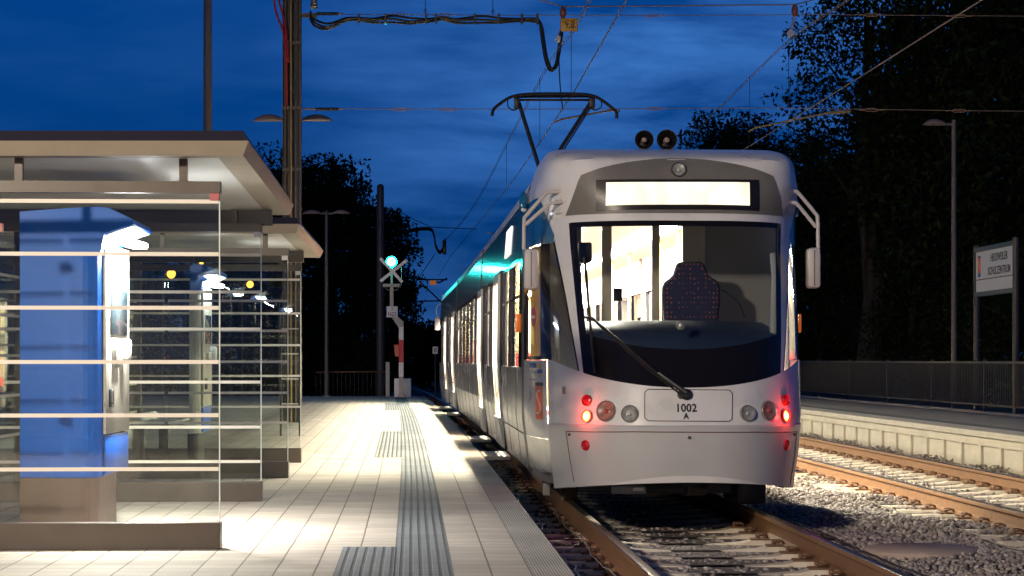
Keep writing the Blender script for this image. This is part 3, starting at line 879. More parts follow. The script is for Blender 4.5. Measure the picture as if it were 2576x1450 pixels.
def span(label, pts, turn, ins):
    t = thing('span_wire', label, 'wire', P1(*pts[0]), 'span wires across both tracks')
    obj('wire', MB().tube([P1(*p) for p in pts], .0065, 5), M_wire, t)
    for x, y in turn:
        mb = MB()
        for s in (-1, 1): mb.tube([P1(x-17, y), P1(x-13, y+s*3.5), P1(x+13, y+s*3.5), P1(x+17, y)], .007, 6)
        mb.tube([P1(x-32, y), P1(x-17, y)], .009, 6); mb.tube([P1(x+17, y), P1(x+32, y)], .009, 6)
        obj('turnbuckle', mb, M_turn, t)
    for x0, x1, y in ins:
        mb = MB(); n = 9
        mb.tube([P1(x0, y), P1(x1, y)], .026, 10)
        for k in range(n+1):
            x = x0+(x1-x0)*k/n
            mb.lathe(P1(x, y), (1, 0, 0), [(.026, -.008), (.036, 0), (.026, .008)], 10)
        obj('insulator', mb, M_insul, t)
        mb = MB().tube([P1(x0-34, y), P1(x0, y)], .012, 6).tube([P1(x1, y), P1(x1+14, y)], .014, 6)
        obj('rod', mb, M_turn, t)
    return t
span('lower span wire from the mast behind the pantograph, with turnbuckles', [(757, 273), (1000, 275), (1400, 275), (1950, 272), (2430, 279), (2800, 282)], [(1006, 276), (1125, 276), (1645, 274), (2192, 277), (2413, 279)], [(796, 850, 275)])
span('upper span wire from the mast beside the feeder cables, with turnbuckles', [(757, 36), (1000, 37), (1300, 39), (1640, 40), (2050, 37), (2430, 40), (2800, 43)], [(1003, 37), (1118, 38), (1640, 40), (2192, 38), (2413, 41)], [(796, 850, 35)])
tag(obj('span_wire', MB().tube([P1(1340, -5), P1(1416, 17), P1(1700, 15), P1(2002, 12), P1(2060, -4)], .011, 5), M_wire), 'topmost cross wire holding up the two suspended insulators', 'wire', 'span wires across both tracks')
for x in (1070, 1240, 1955+28):
    pass
for (x, y0, y1, lab) in ((1070, -10, 36, 'short hanger above the feeder cables, nearer the mast'), (1240, -10, 38, 'short hanger above the feeder cables, nearer the yellow plate'), (1984, 110, 270, 'long hanger below the suspended insulator over the empty track')):
    mb = MB().tube([P1(x, y0), P1(x, y1)], .006, 5)
    mb.tube([P1(x, y1-14), P1(x-4, y1-7), P1(x, y1), P1(x+4, y1-7), P1(x, y1-14)], .007, 5)
    tag(obj('wire_hanger', mb, M_cable), lab, 'wire hanger')
for (pts, lab) in (([(1417, 17), (1416, 45), (1412, 72), (1405, 100), (1398, 130)], 'suspended insulator chain beside the yellow plate over the tram track'), ([(2000, 12), (1999, 35), (1994, 60), (1988, 85), (1984, 110)], 'rusty suspended insulator chain over the empty track')):
    t = thing('suspension_insulator', lab, 'insulator', P1(*pts[0]), 'suspended insulators')
    a, b, c, d_, e_ = [P1(*p) for p in pts]
    obj('insulator', MB().lathe(a, b-a, [(.02, 0), (.05, .04), (.06, .12), (.03, .2), (.02, (b-a).length)], 12), mat('brown_insulator', (.24, .07, .045), .35), t)
    mb = MB()
    for p, q in ((b, c), (c, d_)):
        m_ = (p+q)/2; w = (q-p).normalized().cross(Vector((0, 1, 0)))*.03
        mb.tube([p, m_+w, q], .010, 6); mb.tube([p, m_-w, q], .010, 6)
    obj('link', mb, M_turn, t)
    obj('pulley', MB().lathe(d_+Vector((0, -.02, 0)), (0, 1, 0), [(.0, -.02), (.06, -.02), (.04, 0), (.06, .02), (0, .02)], 14), M_clamp, t)
# yellow plate 9.8
ty = thing('yellow_plate', 'small yellow plate reading 9.8 hanging on the overhead wires', 'sign', P1(1432, 63, 35.5))
c = P1(1432, 63, 35.5)
obj('plate', MB().rbox((c.x-.145, c.y-.008, c.z-.112), (c.x+.145, c.y, c.z+.112), .004), mat('yellow_plate', (.62, .30, .012), .45), ty)
obj('lettering', text_mb('9.8', .175, Matrix.Translation((c.x+.005, c.y-.0105, c.z)), cond=.80), M_ink, ty)

# contact and messenger wires
def wire(label, pts, r, m=M_wire):
    return tag(obj('overhead_wire', MB().tube(pts, r*1.15, 5), m), label, 'wire', 'overhead wires')
ZC = 5.07
def onplane(px, py, z=ZC):
    d = FPX*(z-EYE)/(HY-py); return at(px, py, d)
wire('contact wire above the tram track touching the pantograph', [Vector((1.9, 8, ZC)), onplane(1576, 0), onplane(1445, 230), onplane(1355.6, 363), onplane(1301, 440), onplane(1258, 496), onplane(1133, 645), onplane(1102, 696)], .008)
wire('contact wire above the empty track running up to the right', [Vector((6.4, 8, ZC)), onplane(2470, 0), onplane(2200, 171), onplane(1885, 368), onplane(1720, 470)], .008)
def cat(pts): return [at(x, y, d) for x, y, d in pts]
ms1 = [(1560, -170, 24), (1480, 0, 29.5), (1437, 80, 33), (1398, 130, 35.9), (1360, 195, 40), (1318, 275, 46), (1262, 385, 55), (1205, 495, 68), (1160, 560, 80), (1118, 606, 95)]
for o, nm in ((0, 'left of the paired messenger wires above the tram'), (1, 'right of the paired messenger wires above the tram')):
    wire(nm, smooth(cat([(x+7*o*30/d, y, d) for x, y, d in ms1]), 3), .006)
ms2 = [(2300, -130, 26), (2130, 0, 29), (2060, 45, 31.5), (1984, 100, 35.9), (1885, 195, 42), (1790, 290, 50), (1712, 367, 60)]
for o, nm in ((0, 'left of the paired messenger wires above the empty track'), (1, 'right of the paired messenger wires above the empty track')):
    wire(nm, smooth(cat([(x+7*o*30/d, y, d) for x, y, d in ms2]), 3), .006)
for (x, y0, y1, d, lab) in ((1437, 80, 240, 33, 'vertical dropper wire just right of the cable loop'), (1358, 195, 362, 39.5, 'vertical dropper wire left of the pantograph arms'), (1274, 360, 470, 53, 'vertical dropper wire left of the tram roof corner'), (1886, 195, 366, 42, 'vertical dropper wire over the empty track before the trees')):
    tag(obj('dropper_wire', MB().tube([at(x, y0, d), at(x, y1, d)], .005, 5), M_cable), lab, 'wire', 'dropper wires')
# registration arms
tag(obj('registration_arm', MB().tube([P1(1396, 308), P1(1410, 301), P1(1530, 279)], .017, 7).tube([P1(1530, 279), P1(1556, 276), P1(1558, 283)], .022, 7), mat('arm_bronze', (.30, .19, .10), .45, metal=.3)), 'bronze registration arm holding the contact wire beside the pantograph', 'wire arm', 'registration arms')
tag(obj('registration_arm', MB().tube([P1(1882, 332), P1(1900, 322), P1(2090, 283)], .017, 7).tube([P1(2080, 285), P1(2140, 280)], .030, 7), mat('arm_bronze_pale', (.36, .25, .12), .45, metal=.3)), 'pale bronze registration arm against the dark trees', 'wire arm', 'registration arms')

# ------------------------------------------------------------------ poles and lamp posts
M_lamp_wing = mat('lamp_reflector', (.30, .21, .165), .6, noise=.05)
M_pole = mat('lamp_pole', (.14, .115, .10), .5, noise=.08)
def lamp_post(label, x, d, z, wings, wl, group='twin wing lamp posts'):
    t = thing('lamp_post', label, 'lamp post', (x, d, 0), group)
    obj('pole', MB().tube([(x, d, 0), (x, d, z*.45), (x, d, z+.05)], .058, 12, .042), M_pole, t)
    obj('base_plate', MB().rbox((x-.13, d-.13, 0), (x+.13, d+.13, .02), .004), M_galv, t)
    for s in wings:
        mb = MB(); rows = []
        for i in range(11):
            u = i/10; xx = x+s*(.16+u*wl); hh = .115*math.sin(math.pi*min(1, .06+u*.94))**.8; ww = .15*math.sin(math.pi*min(.98, .08+u*.9))**.6
            rows.append([(xx, d+ww*math.cos(a), z-.04+hh*math.sin(a)) for a in [math.pi*k/8 for k in range(9)]]+[(xx, d-ww*.5, z-.045), (xx, d+ww*.5, z-.045), (xx, d+ww, z-.04)])
        mb.grid(rows)
        obj('reflector', mb, M_lamp_wing, t)
        obj('arm', MB().box((min(x, x+s*.2), d-.02, z-.055), (max(x, x+s*.2), d+.02, z-.005)), M_pole, t)
    return t
lamp_post('unlit twin wing lamp post half hidden behind the steel mast', -3.87, 37.2, 5.33, (-1, 1), .55)
lamp_post('unlit twin wing lamp post standing alone against the dark trees', -5.37, 61.0, 5.33, (-1, 1), .55)
lamp_post('unlit lamp post with one wing on the far platform', 8.64, 41.2, 5.70, (-1,), .46)
tp = thing('round_pole', 'tall plain round pole rising above the nearer shelter roof', 'pole', (-5.98, 41.4, 0))
obj('pole', MB().tube([(-5.98, 41.4, 0), (-5.98, 41.4, 5), (-5.98, 41.4, 9.5)], .088, 14, .080), M_pole, tp)
obj('base_plate', MB().rbox((-6.18, 41.2, 0), (-5.78, 41.6, .025), .004), M_galv, tp)

# car park lamp that lights the tram's face; it stands beside and behind the photographer
tl = thing('car_park_lamp', 'lit car park lamp head on a tall pole beside the platform', 'lamp post', (-7.6, -1.5, 0))
obj('pole', MB().tube([(-7.6, -1.5, -.6), (-7.6, -1.5, 5.5)], .06, 10, .045), M_pole, tl)
obj('lamp_head', MB().rbox((-7.65, -1.7, 5.5), (-6.95, -1.3, 5.58), .02), M_pole, tl)
obj('lamp_glass', MB().rbox((-7.5, -1.64, 5.485), (-7.0, -1.36, 5.499), .004), emit_mat('lamp_glow', (1, .80, .60), 8), tl)
lamp_light('car_park_light', 'SPOT', (-7.25, -1.5, 5.45), 11500, (1.0, .84, .64), .38, (R(59), 0, R(-24)), tl)
bpy.data.objects['car_park_light'].data.spot_size = R(96); bpy.data.objects['car_park_light'].data.spot_blend = .65

tl = thing('car_park_lamp', 'lit car park lamp further along, beyond the shelters and bushes', 'lamp post', (-15.0, 36, -.6))
obj('pole', MB().tube([(-15.0, 36, -.6), (-15.0, 36, 5.5)], .06, 10, .045), M_pole, tl)
obj('lamp_head', MB().rbox((-15.05, 35.8, 5.5), (-14.35, 36.2, 5.58), .02), M_pole, tl)
obj('lamp_glass', MB().rbox((-14.9, 35.86, 5.485), (-14.4, 36.14, 5.499), .004), bpy.data.materials['lamp_glow'], tl)
lamp_light('car_park_light_far', 'SPOT', (-14.65, 36, 5.45), 5200, (1.0, .80, .66), .16, (R(78), 0, R(-26)), tl)
bpy.data.objects['car_park_light_far'].data.spot_size = R(36); bpy.data.objects['car_park_light_far'].data.spot_blend = .8

# ------------------------------------------------------------------ far platform name sign
tsn = thing('station_sign', 'white station name board on two posts reading HEUSWEILER SCHULZENTRUM', 'sign', (8.58, 37.4, .1))
pa, pb = Vector((8.53, 38.7, .1)), Vector((8.63, 36.1, .1))
M_sign_frame = mat('sign_frame', (.05, .043, .043), .45, noise=.1)
for p in (pa, pb): obj('post', MB().tube([p+Vector((0, 0, -.05)), p+Vector((0, 0, 3.06))], .055, 12), M_sign_frame, tsn)
ax = (pb-pa).normalized(); nrm = Vector((-ax.y, ax.x, 0))
if nrm.x > 0: nrm = -nrm
Ms = Matrix(((ax.x, -nrm.x, 0, 0), (ax.y, -nrm.y, 0, 0), (0, 0, 1, 0), (0, 0, 0, 1))); Ms.translation = (pa+pb)/2
L = (pb-pa).length/2
z0, z1, zs = 2.25, 3.06, 2.52     # heights above the pavement + .1
def sb(a, b): return MB().box(a, b, Ms)
o_ = -.1
obj('board', sb((-L+.06, -.02, z0+.05+o_), (L-.06, .02, zs-.005+o_)), M_white_sign, tsn)
obj('board', sb((-L+.06, -.02, zs+.012+o_), (L-.06, .02, z1-.03+o_)), M_white_sign, tsn)
obj('rail', sb((-L, -.05, z1-.03+o_), (L, .05, z1+.05+o_)), M_sign_frame, tsn)
obj('rail', sb((-L, -.05, z0-.03+o_), (L, .05, z0+.05+o_)), M_sign_frame, tsn)
obj('rail', sb((-L+.06, -.022, zs-.005+o_), (L-.06, .022, zs+.012+o_)), M_ink, tsn)
zs -= .1; z1 -= .1
zmid = zs + (z1-zs)*.5-.01
obj('lettering', text_mb('HEUSWEILER', .20, Ms @ Matrix.Translation((.32, -.0225, zmid+.10)), cond=.92, spacing=1.05, offset=.002), M_ink, tsn)
obj('lettering', text_mb('SCHULZENTRUM', .20, Ms @ Matrix.Translation((.32, -.0225, zmid-.135)), cond=.92, spacing=1.05, offset=.002), M_ink, tsn)
M_logo_o = mat('logo_orange', (.85, .15, .008), .45); M_logo_b = mat('logo_blue', (.01, .10, .42), .45); M_logo_w = mat('logo_white', (.8, .8, .78), .45)
lx = -L+.06+.12
obj('logo', MB().box((lx, -.0225, zs+.13), (lx+.20, -.0205, zs+.40), Ms), M_logo_o, tsn)
obj('logo', MB().box((lx, -.0225, zs+.401), (lx+.20, -.0205, zs+.435), Ms), M_ink, tsn)
obj('logo', MB().box((lx, -.0225, zs+.05), (lx+.20, -.0205, zs+.129), Ms), M_logo_b, tsn)
obj('lettering', text_mb('S', .24, Ms @ Matrix.Translation((lx+.10, -.0245, zs+.265)), cond=.7, offset=-.008), M_logo_w, tsn)

# ------------------------------------------------------------------ tram signal at the platform end
DS = 59.7; ss = DS/FPX
def S(px, py, dy=0): return at(px, py, DS+dy)
M_sig = mat('signal_grey', (.42, .40, .36), .5, noise=.06)
M_sig_w = mat('signal_white', (.85, .82, .78), .5)
M_sig_r = mat('signal_red', (.62, .01, .03), .45)
tg = thing('railway_signal', 'lit green light signal with white cross and plate reading 1 N22', 'signal', (S(985, 1000).x, DS, 0))
u = ss
obj('base', MB().rbox((S(1001, 0).x, DS-.08, 0), (S(1020, 0).x, DS+.12, .08), .01), M_sig, tg)
obj('post', MB().box((S(1004, 0).x, DS-.06, .0), (S(1015, 0).x, DS+.06, 1.07+(905-948)*u)).box((S(1004, 0).x, DS-.06, 1.07+(905-823)*u), (S(1015, 0).x, DS+.06, 1.07+(905-808)*u)), M_sig, tg)
for y0, y1, m_ in ((948, 912, M_sig_w), (912, 855, M_sig_r), (855, 823, M_sig_w)):
    obj('marker_band', MB().box((S(1004, 0).x-.003, DS-.063, 1.07+(905-y0)*u), (S(1015, 0).x+.003, DS+.063, 1.07+(905-y1)*u)), m_, tg)
mb = MB(); mb.prism([S(x, y, -.05) for x, y in ((984, 797), (1000, 797), (1015, 810), (1015, 823), (1004, 826))], (0, .1, 0)); obj('offset_arm', mb, M_sig, tg)
obj('upper_post', MB().box((S(981, 0).x, DS-.05, 1.07+(905-800)*u), (S(990, 0).x, DS+.05, 1.07+(905-722)*u)).box((S(983, 0).x, DS-.03, 1.07+(905-722)*u), (S(988, 0).x, DS+.03, 1.07+(905-660)*u)), M_sig, tg)
pl = obj('plate', MB().rbox((S(973, 0).x, DS-.10, 1.07+(905-799)*u), (S(1001, 0).x, DS-.085, 1.07+(905-771)*u), .01), M_white_sign, tg)
obj('lettering', text_mb('1', .155, Matrix.Translation((S(987, 0).x, DS-.103, 1.07+(905-778)*u)), cond=.9), M_ink, pl)
obj('lettering', text_mb('N22', .155, Matrix.Translation((S(987, 0).x, DS-.103, 1.07+(905-791.5)*u)), cond=.9), M_ink, pl)
for (xa, ya, xb, yb) in ((956, 650, 1012, 710), (1023, 655, 957, 708)):
    a, b = S(xa, ya, -.16), S(xb, yb, -.16); dv = (b-a).normalized(); w = Vector((-dv.z, 0, dv.x))*.042
    yo = 0 if xa < 1000 else .018
    mb = MB(); mb.prism([a+w+Vector((0, yo, 0)), b+w+Vector((0, yo, 0)), b-w+Vector((0, yo, 0)), a-w+Vector((0, yo, 0))], (0, .014, 0))
    obj('cross_board', mb, M_sig_w, tg)
mb = MB().tube([S(962, 718), S(1010, 718)], .016, 6).tube([S(964, 718), S(975, 730), S(998, 730), S(1010, 718), S(1010, 668)], .010, 6)
mb.box(tuple(S(964, 722, -.25)), tuple(S(1008, 716, .25)))
obj('platform', mb, M_sig, tg)
obj('lamp_housing', MB().lathe(S(985, 659, .08), (0, -1, 0), [(.16, -.2), (.17, 0), (.17, .08)], 20), M_dark_metal, tg)
lmp = obj('lamp', MB().lathe(S(985, 659, .0), (0, -1, 0), [(.15, 0), (.14, .03), (.105, .045)], 24), emit_mat('signal_green', (.002, 1.0, .82), 60), tg)
obj('lamp_core', MB().lathe(S(985, 659, -.001), (0, -1, 0), [(.105, .046), (.06, .06), (0, .066)], 24), emit_mat('signal_core', (.06, 1.0, .90), 260), lmp)
lamp_light('signal_light', 'SPOT', S(985, 659, -.09), 75, (.0, 1.0, .85), .06, (R(90), 0, R(-183)), tg)
bpy.data.objects['signal_light'].data.spot_size = R(50); bpy.data.objects['signal_light'].data.spot_blend = .6
# red box on the post, cabinets behind
mb = MB(); mb.prism([S(991, 868, -.1), S(1003, 868, -.1), S(1003, 897, -.1), S(994, 897, -.1)], (0, .18, 0)); obj('red_lamp_box', mb, mat('signal_orange_red', (.65, .08, .02), .4), tg)
tcab = thing('equipment_cabinet', 'pale pair of small equipment cabinets at the signal foot', 'cabinet', (S(1010, 0).x, DS+.5, 0))
obj('cabinet', MB().rbox((S(990, 0).x, DS+.35, 0), (S(1008, 0).x, DS+.7, .53), .01), M_sig_w, tcab)
obj('cabinet', MB().rbox((S(1010, 0).x, DS+.35, 0), (S(1032, 0).x, DS+.7, .53), .01), M_sig_w, tcab)
# low fence at the platform end
tfe = thing('railing', 'low rusty railing across the end of the near platform', 'fence', (-6.5, 61.3, 0))
xa, xb = at(795, 0, 61.3).x, at(975, 0, 61.3).x
obj('top_rail', MB().tube([(xa, 61.3, .70), (xb-.05, 61.3, .72)], .022, 6), mat('railing_brown', (.16, .07, .045), .55), tfe)
mb = MB(); n = 17
for k in range(n): mb.tube([(xa+(xb-.1-xa)*k/(n-1), 61.3, 0), (xa+(xb-.1-xa)*k/(n-1), 61.3, .70)], .009, 5)
obj('upright', mb, M_dark_metal, tfe)
obj('end_post', MB().box((xb-.05, 61.24, 0), (xb+.06, 61.34, 1.0)), M_sig, tfe)
# distance plate 8
te = thing('distance_plate', 'small white plate reading 8 on a thin post beside the track', 'sign', (at(1095, 0, 66).x, 66, -.5))
c = at(1095, 881.5, 66)
obj('post', MB().tube([(c.x, 66, -.6), (c.x, 66, c.z-.12)], .025, 6), M_dark_metal, te)
pe = obj('plate', MB().rbox((c.x-.085, 65.96, c.z-.115), (c.x+.085, 65.98, c.z+.115), .012), M_white_sign, te)
obj('lettering', text_mb('8', .19, Matrix.Translation((c.x, 65.957, c.z)), cond=.9), mat('red_brown_lettering', (.10, .03, .03), .5), pe)

# ------------------------------------------------------------------ farther line equipment seen past the tram
DF = 72
tm2 = thing('catenary_mast', 'far round topped steel mast behind the green signal', 'mast', (at(957, 0, 66).x, 66, -.6))
xx = at(957, 0, 66).x
obj('pole', MB().tube([(xx, 66, -.6), (xx, 66, at(0, 470, 66).z)], .125, 12, .11), M_dark_metal, tm2)
obj('cap', MB().lathe((xx, 66, at(0, 470, 66).z), (0, 0, 1), [(.11, 0), (.09, .05), (.04, .08), (0, .085)], 12), M_dark_metal, tm2)
tb = thing('feeder_cable', 'far dark cable bundle looping down from an arm above the track', 'cable', at(1050, 580, DF))
for k in range(3):
    obj('cable', MB().tube(smooth([at(x, y+k*3, DF+.05*k) for x, y in ((1000, 578), (1020, 582), (1045, 575), (1082, 574), (1092, 590), (1096, 615), (1106, 632), (1116, 620), (1120, 600))], 4), .028, 6), M_cable, tb)
obj('weight', MB().rbox(tuple(at(1113, 640, DF)), tuple(at(1123, 605, DF+.2)), .03), M_cable, tb)
tk = thing('cantilever', 'far dark bracket arm with small orange plate over the track', 'wire arm', at(1085, 705, 90))
mb = MB()
for a, b in (((1050, 704), (1125, 704)), ((1055, 708), (1120, 770)), ((1050, 704), (1020, 760)), ((1000, 760), (1110, 757)), ((1082, 704), (1105, 712)), ((1105, 712), (1125, 700))):
    mb.tube([at(*a, 90), at(*b, 90)], .035, 6)
obj('arm', mb, M_cable, tk)
obj('plate', MB().box(tuple(at(1082, 717, 89.9)), tuple(at(1097, 706, 89.95))), mat('orange_plate_glow', (.6, .18, .03), .5, emit=(1, .3, .05), estr=.25), tk)  # glow put into the plate's colour; it is no lamp
for pts, lab in (([(1005, 533, 66), (1040, 552, 70), (1085, 572, 72), (1200, 577, 74)], 'far thin stay wire from the far mast past the cables'), ([(1094, 640, 72), (1060, 690, 80), (1020, 755, 92)], 'far slack cable hanging below the cable loop')):
    tag(obj('stay_wire', MB().tube([at(*p) for p in pts], .014, 5), M_cable), lab, 'wire')

# ------------------------------------------------------------------ distant street lamp, yellow lamps standing in for reflections, and a lit house front beyond the car park
M_sodium = emit_mat('sodium_glow', (1, .40, .045), 7)
for (px, py, d, r, lab) in ((431, 690, 60, .125, 'distant orange street lamp seen through the nearer shelter glass, with bent neck'), (512, 662, 62, .12, 'yellow lamp standing in for a reflection, highest behind the shelter glass'), (629, 716, 66, .11, 'yellow lamp standing in for a reflection behind the second glass screen'), (722, 750, 68, .11, 'yellow lamp standing in for a reflection, lowest and rightmost behind the shelter glass')):
    p = at(px, py, d)
    t = thing('street_lamp', lab, 'street lamp', (p.x, d, -.6), 'distant street lamps')
    obj('pole', MB().tube([(p.x-.25, d, -.6), (p.x-.25, d, p.z-.2), (p.x-.15, d, p.z+.06), (p.x, d, p.z+.08)], .035, 6), M_pole, t)
    obj('lamp', MB().ico(p, r), M_sodium, t)
th = thing('house', 'far pale house with lit yellow windows left of the ticket machine', 'house', (-17.5, 75, -.6))
M_house = mat('house_render', (.35, .32, .27), .8, noise=.08)
obj('wall', MB().box((-26, 75, -.6), (-17.0, 82, 3.8)), M_house, th)
mb = MB(); mb.prism([(-26.4, 74.6, 3.8), (-16.6, 74.6, 3.8), (-21.5, 74.6, 6.6)], (0, 7.8, 0)); obj('roof', mb, M_roof_dark, th)
M_win = emit_mat('lit_window', (1, .72, .35), 1.6)
for x, z in ((-18.6, .9), (-20.6, .9), (-22.6, .9), (-18.6, 2.5), (-20.6, 2.5)):
    w = obj('window', MB().box((x-.62, 74.94, z-.55), (x+.62, 74.995, z+.55)), M_sig_w, th)
    obj('pane', MB().box((x-.55, 74.92, z-.48), (x-.03, 74.938, z+.48)).box((x+.03, 74.92, z-.48), (x+.55, 74.938, z+.48)), M_win, w)

# ------------------------------------------------------------------ trees: trunk, limbs and thousands of leaves in clumps
def tree(label, x, d, z0, height, rx, ry, seed, nclump=120, per=60, leaf=.16, low=.15, group='dark trees behind the platforms', name='broadleaf_tree', hole=0.0):
    rr = np.random.default_rng(seed)
    t = thing(name, label, 'tree', (x, d, z0), group)
    base = Vector((x, d, z0)); topz = z0+height
    mb = MB()
    trunk = [base, base+Vector((.1*rx, 0, height*.25)), base+Vector((-.05*rx, .1, height*.5)), base+Vector((.03*rx, 0, height*.86))]
    mb.tube(trunk, height*.026+.05, 9, .04)
    cz = z0+height*(low+(1-low)/2); hz = height*(1-low)/2
    cl = []
    for i in range(nclump):
        v = rr.normal(size=3); v /= np.linalg.norm(v)
        r_ = rr.uniform(.35, 1.0)**.5
        c = np.array([x+v[0]*rx*r_, d+v[1]*ry*r_, cz+v[2]*hz*r_])
        cl.append(c)
    for i in range(0, nclump, max(1, nclump//16)):
        c = Vector(cl[i]); zz = min(max(c.z-height*.2, z0+height*.2), z0+height*.7)
        s0 = Vector((x, d, zz)); m_ = s0.lerp(c, .5)+Vector((0, 0, .08*height*.3))
        mb.tube([s0, m_, c], .075, 6, .018)
    obj('trunk', mb, M_bark, t)
    V = []; 
    for c in cl:
        sz = rr.uniform(.35, .8)*min(rx, hz)*.42+.16
        n = int(per*rr.uniform(.6, 1.4))
        pos = np.clip(rr.normal(size=(n, 3)), -1.35, 1.35)*np.array([sz, sz, sz*.65])*.6+c
        a = rr.normal(size=(n, 3)); a /= np.linalg.norm(a, axis=1)[:, None]
        b = np.cross(a, rr.normal(size=(n, 3))); b /= np.linalg.norm(b, axis=1)[:, None]
        L = leaf*rr.uniform(.6, 1.3, (n, 1)); W = L*.42
        V.append(np.stack([pos-a*L*.5, pos+b*W*.5, pos+a*L*.5, pos-b*W*.5], 1))
    V = np.concatenate(V).reshape(-1, 3)-np.array([x, d, z0])
    nq = len(V)//4
    me = bpy.data.meshes.new('crown')
    me.vertices.add(len(V)); me.vertices.foreach_set('co', V.ravel())
    me.loops.add(nq*4); me.loops.foreach_set('vertex_index', np.arange(nq*4))
    me.polygons.add(nq); me.polygons.foreach_set('loop_start', np.arange(0, nq*4, 4)); me.polygons.foreach_set('loop_total', np.full(nq, 4))
    me.update(calc_edges=True)
    me.materials.append(M_leaf)
    o = bpy.data.objects.new('crown', me); COL.objects.link(o); o.parent = t
    return t
# behind the far platform
tree('tall loose tree with sky showing through, over the far platform end', at(2180, 0, 56).x, 56, .2, 11.8, 2.1, 2.0, 3, 150, 90, .16, .36)
tree('tall dark tree right behind the lamp post of the far platform', at(2420, 0, 53).x, 53, .2, 13.5, 2.3, 2.5, 4, 330, 95, .24, .04)
tree('widest dark tree behind the station sign', at(2640, 0, 50).x, 50, .2, 13.5, 2.6, 2.5, 5, 340, 95, .24, .03)
tree('dark spreading tree at the bend of the far railing', at(2230, 0, 60).x, 60, .2, 8.0, 2.6, 2.0, 6, 260, 90, .22, .02)
tree('bushy tree low behind the far railing, near the tram mirror', at(2090, 0, 66).x, 66, .2, 7.0, 2.2, 2.0, 8, 240, 90, .22, .02)
tree('broad far tree rising above the tram roof beside the horns', at(1850, 0, 78).x, 78, -.5, 11.0, 2.5, 2.2, 9, 260, 100, .22, .1)
tree('far tree behind the tram mirror, lower than its neighbours', at(2010, 0, 84).x, 84, -.5, 10.4, 2.6, 2.0, 10, 240, 100, .22, .04)
# bushes right behind the railing
for i, (px, d, h, w) in enumerate(((2165, 58, 2.9, 1.1), (2300, 52, 3.3, 1.2), (2440, 48, 3.0, 1.3), (2590, 45, 3.4, 1.3))):
    tree(('narrow dark bush at the bend of the far railing', 'faintly lit olive bush behind the far railing left of the lamp post', 'dark bush behind the railing between lamp post and sign', 'dark bush behind the railing right of the station sign')[i], at(px, 0, d).x, d, .1, h, w, .9, 20+i, 90, 80, .12, .0, 'bushes behind the far railing', 'bush')
# behind the signal
tree('dark tree mass left of the green signal, behind the lone lamp post', at(835, 0, 84).x, 84, -.5, 9.7, 2.1, 2.2, 30, 300, 100, .22, .03)
tree('dark tree behind the steel mast and the shelters', at(700, 0, 92).x, 92, -.5, 10.8, 2.4, 2.2, 31, 280, 100, .24, .03)
tree('dark drooping tree right behind the green signal', at(960, 0, 88).x, 88, -.5, 8.1, 1.5, 2.0, 32, 180, 90, .22, .03)
tree('low dark tree between the signal and the tram end', at(1060, 0, 110).x, 110, -.5, 3.6, 2.2, 2.0, 33, 140, 80, .24, .0)
tree('low dark tree behind the far end of the tram', at(1150, 0, 118).x, 118, -.5, 3.9, 2.4, 2.0, 34, 140, 80, .24, .0)
for i, (px, d, h, w) in enumerate(((600, 85, 5.9, 2.2), (480, 80, 5.6, 2.2), (360, 78, 5.3, 2.0), (240, 80, 5.6, 2.0), (760, 80, 2.6, 1.8), (900, 78, 2.2, 1.6))):
    tree(('bush right of the sodium lamps behind the shelters', 'bush behind the middle street lamp behind the shelter', 'bush behind the ticket machine lamp', 'bush hidden by the blue machine', 'low bush behind the lone lamp post base', 'low bush behind the platform end railing')[i], at(px, 0, d).x, d, -.5, h, w, 1.2, 40+i, 90, 70, .2, .0, 'bushes behind the near platform', 'bush')
# ------------------------------------------------------------------ the tram
V0 = 16.8; VL = 37.0
def T(u, v, z):
    d = V0+v; sl = dXe(d)
    return Vector((Xc(d)+u, d-u*sl, z))
_z = [.02, .3, .6, 1.3, 2.0, 2.3, 2.55, 2.68, 2.78, 2.85, 2.89]
_w = [1.13, 1.17, 1.20, 1.20, 1.19, 1.18, 1.15, 1.105, 1.075, 1.045, 1.015]
def W(z): return float(np.interp(z, _z, _w))
_zv = [.02, .25, .54, .845, 1.2, 1.7, 2.215, 2.28, 2.5, 2.65, 2.735, 2.80, 2.855, 2.89]
_vv = [.07, .03, .0, .07, .17, .345, .55, .565, .635, .69, .74, .92, 1.20, 1.45]
def Vz(z): return float(np.interp(z, _zv, _vv))
VE = 2.6
def NZ(z): return float(np.interp(z, [2.0, 2.3, 2.6, 2.89], [2.85, 3.2, 5.0, 8.0]))
def loc(p, z):
    s = math.sin(min(1, abs(p))*math.pi/2); v0 = Vz(z)
    NS = NZ(z)
    return (math.copysign(W(z)*s, p), v0+(VE-v0)*(1-max(0, 1-s**NS)**(1/NS)), z)
def FP(p, z, off=0.0):
    a = Vector(loc(p, z))
    if off:
        e = .004; s_ = 1 if p < .9 else -1; t_ = 1 if z < 2.87 else -1
        du = (Vector(loc(p+s_*e, z))-a)*s_; dz = (Vector(loc(p, z+t_*e))-a)*t_
        n = du.cross(dz)
        if n.length > 1e-9: a = a+n.normalized()*off
    return T(*a)
def fnormal(p, z): return (FP(p, z, .05)-FP(p, z)).normalized()
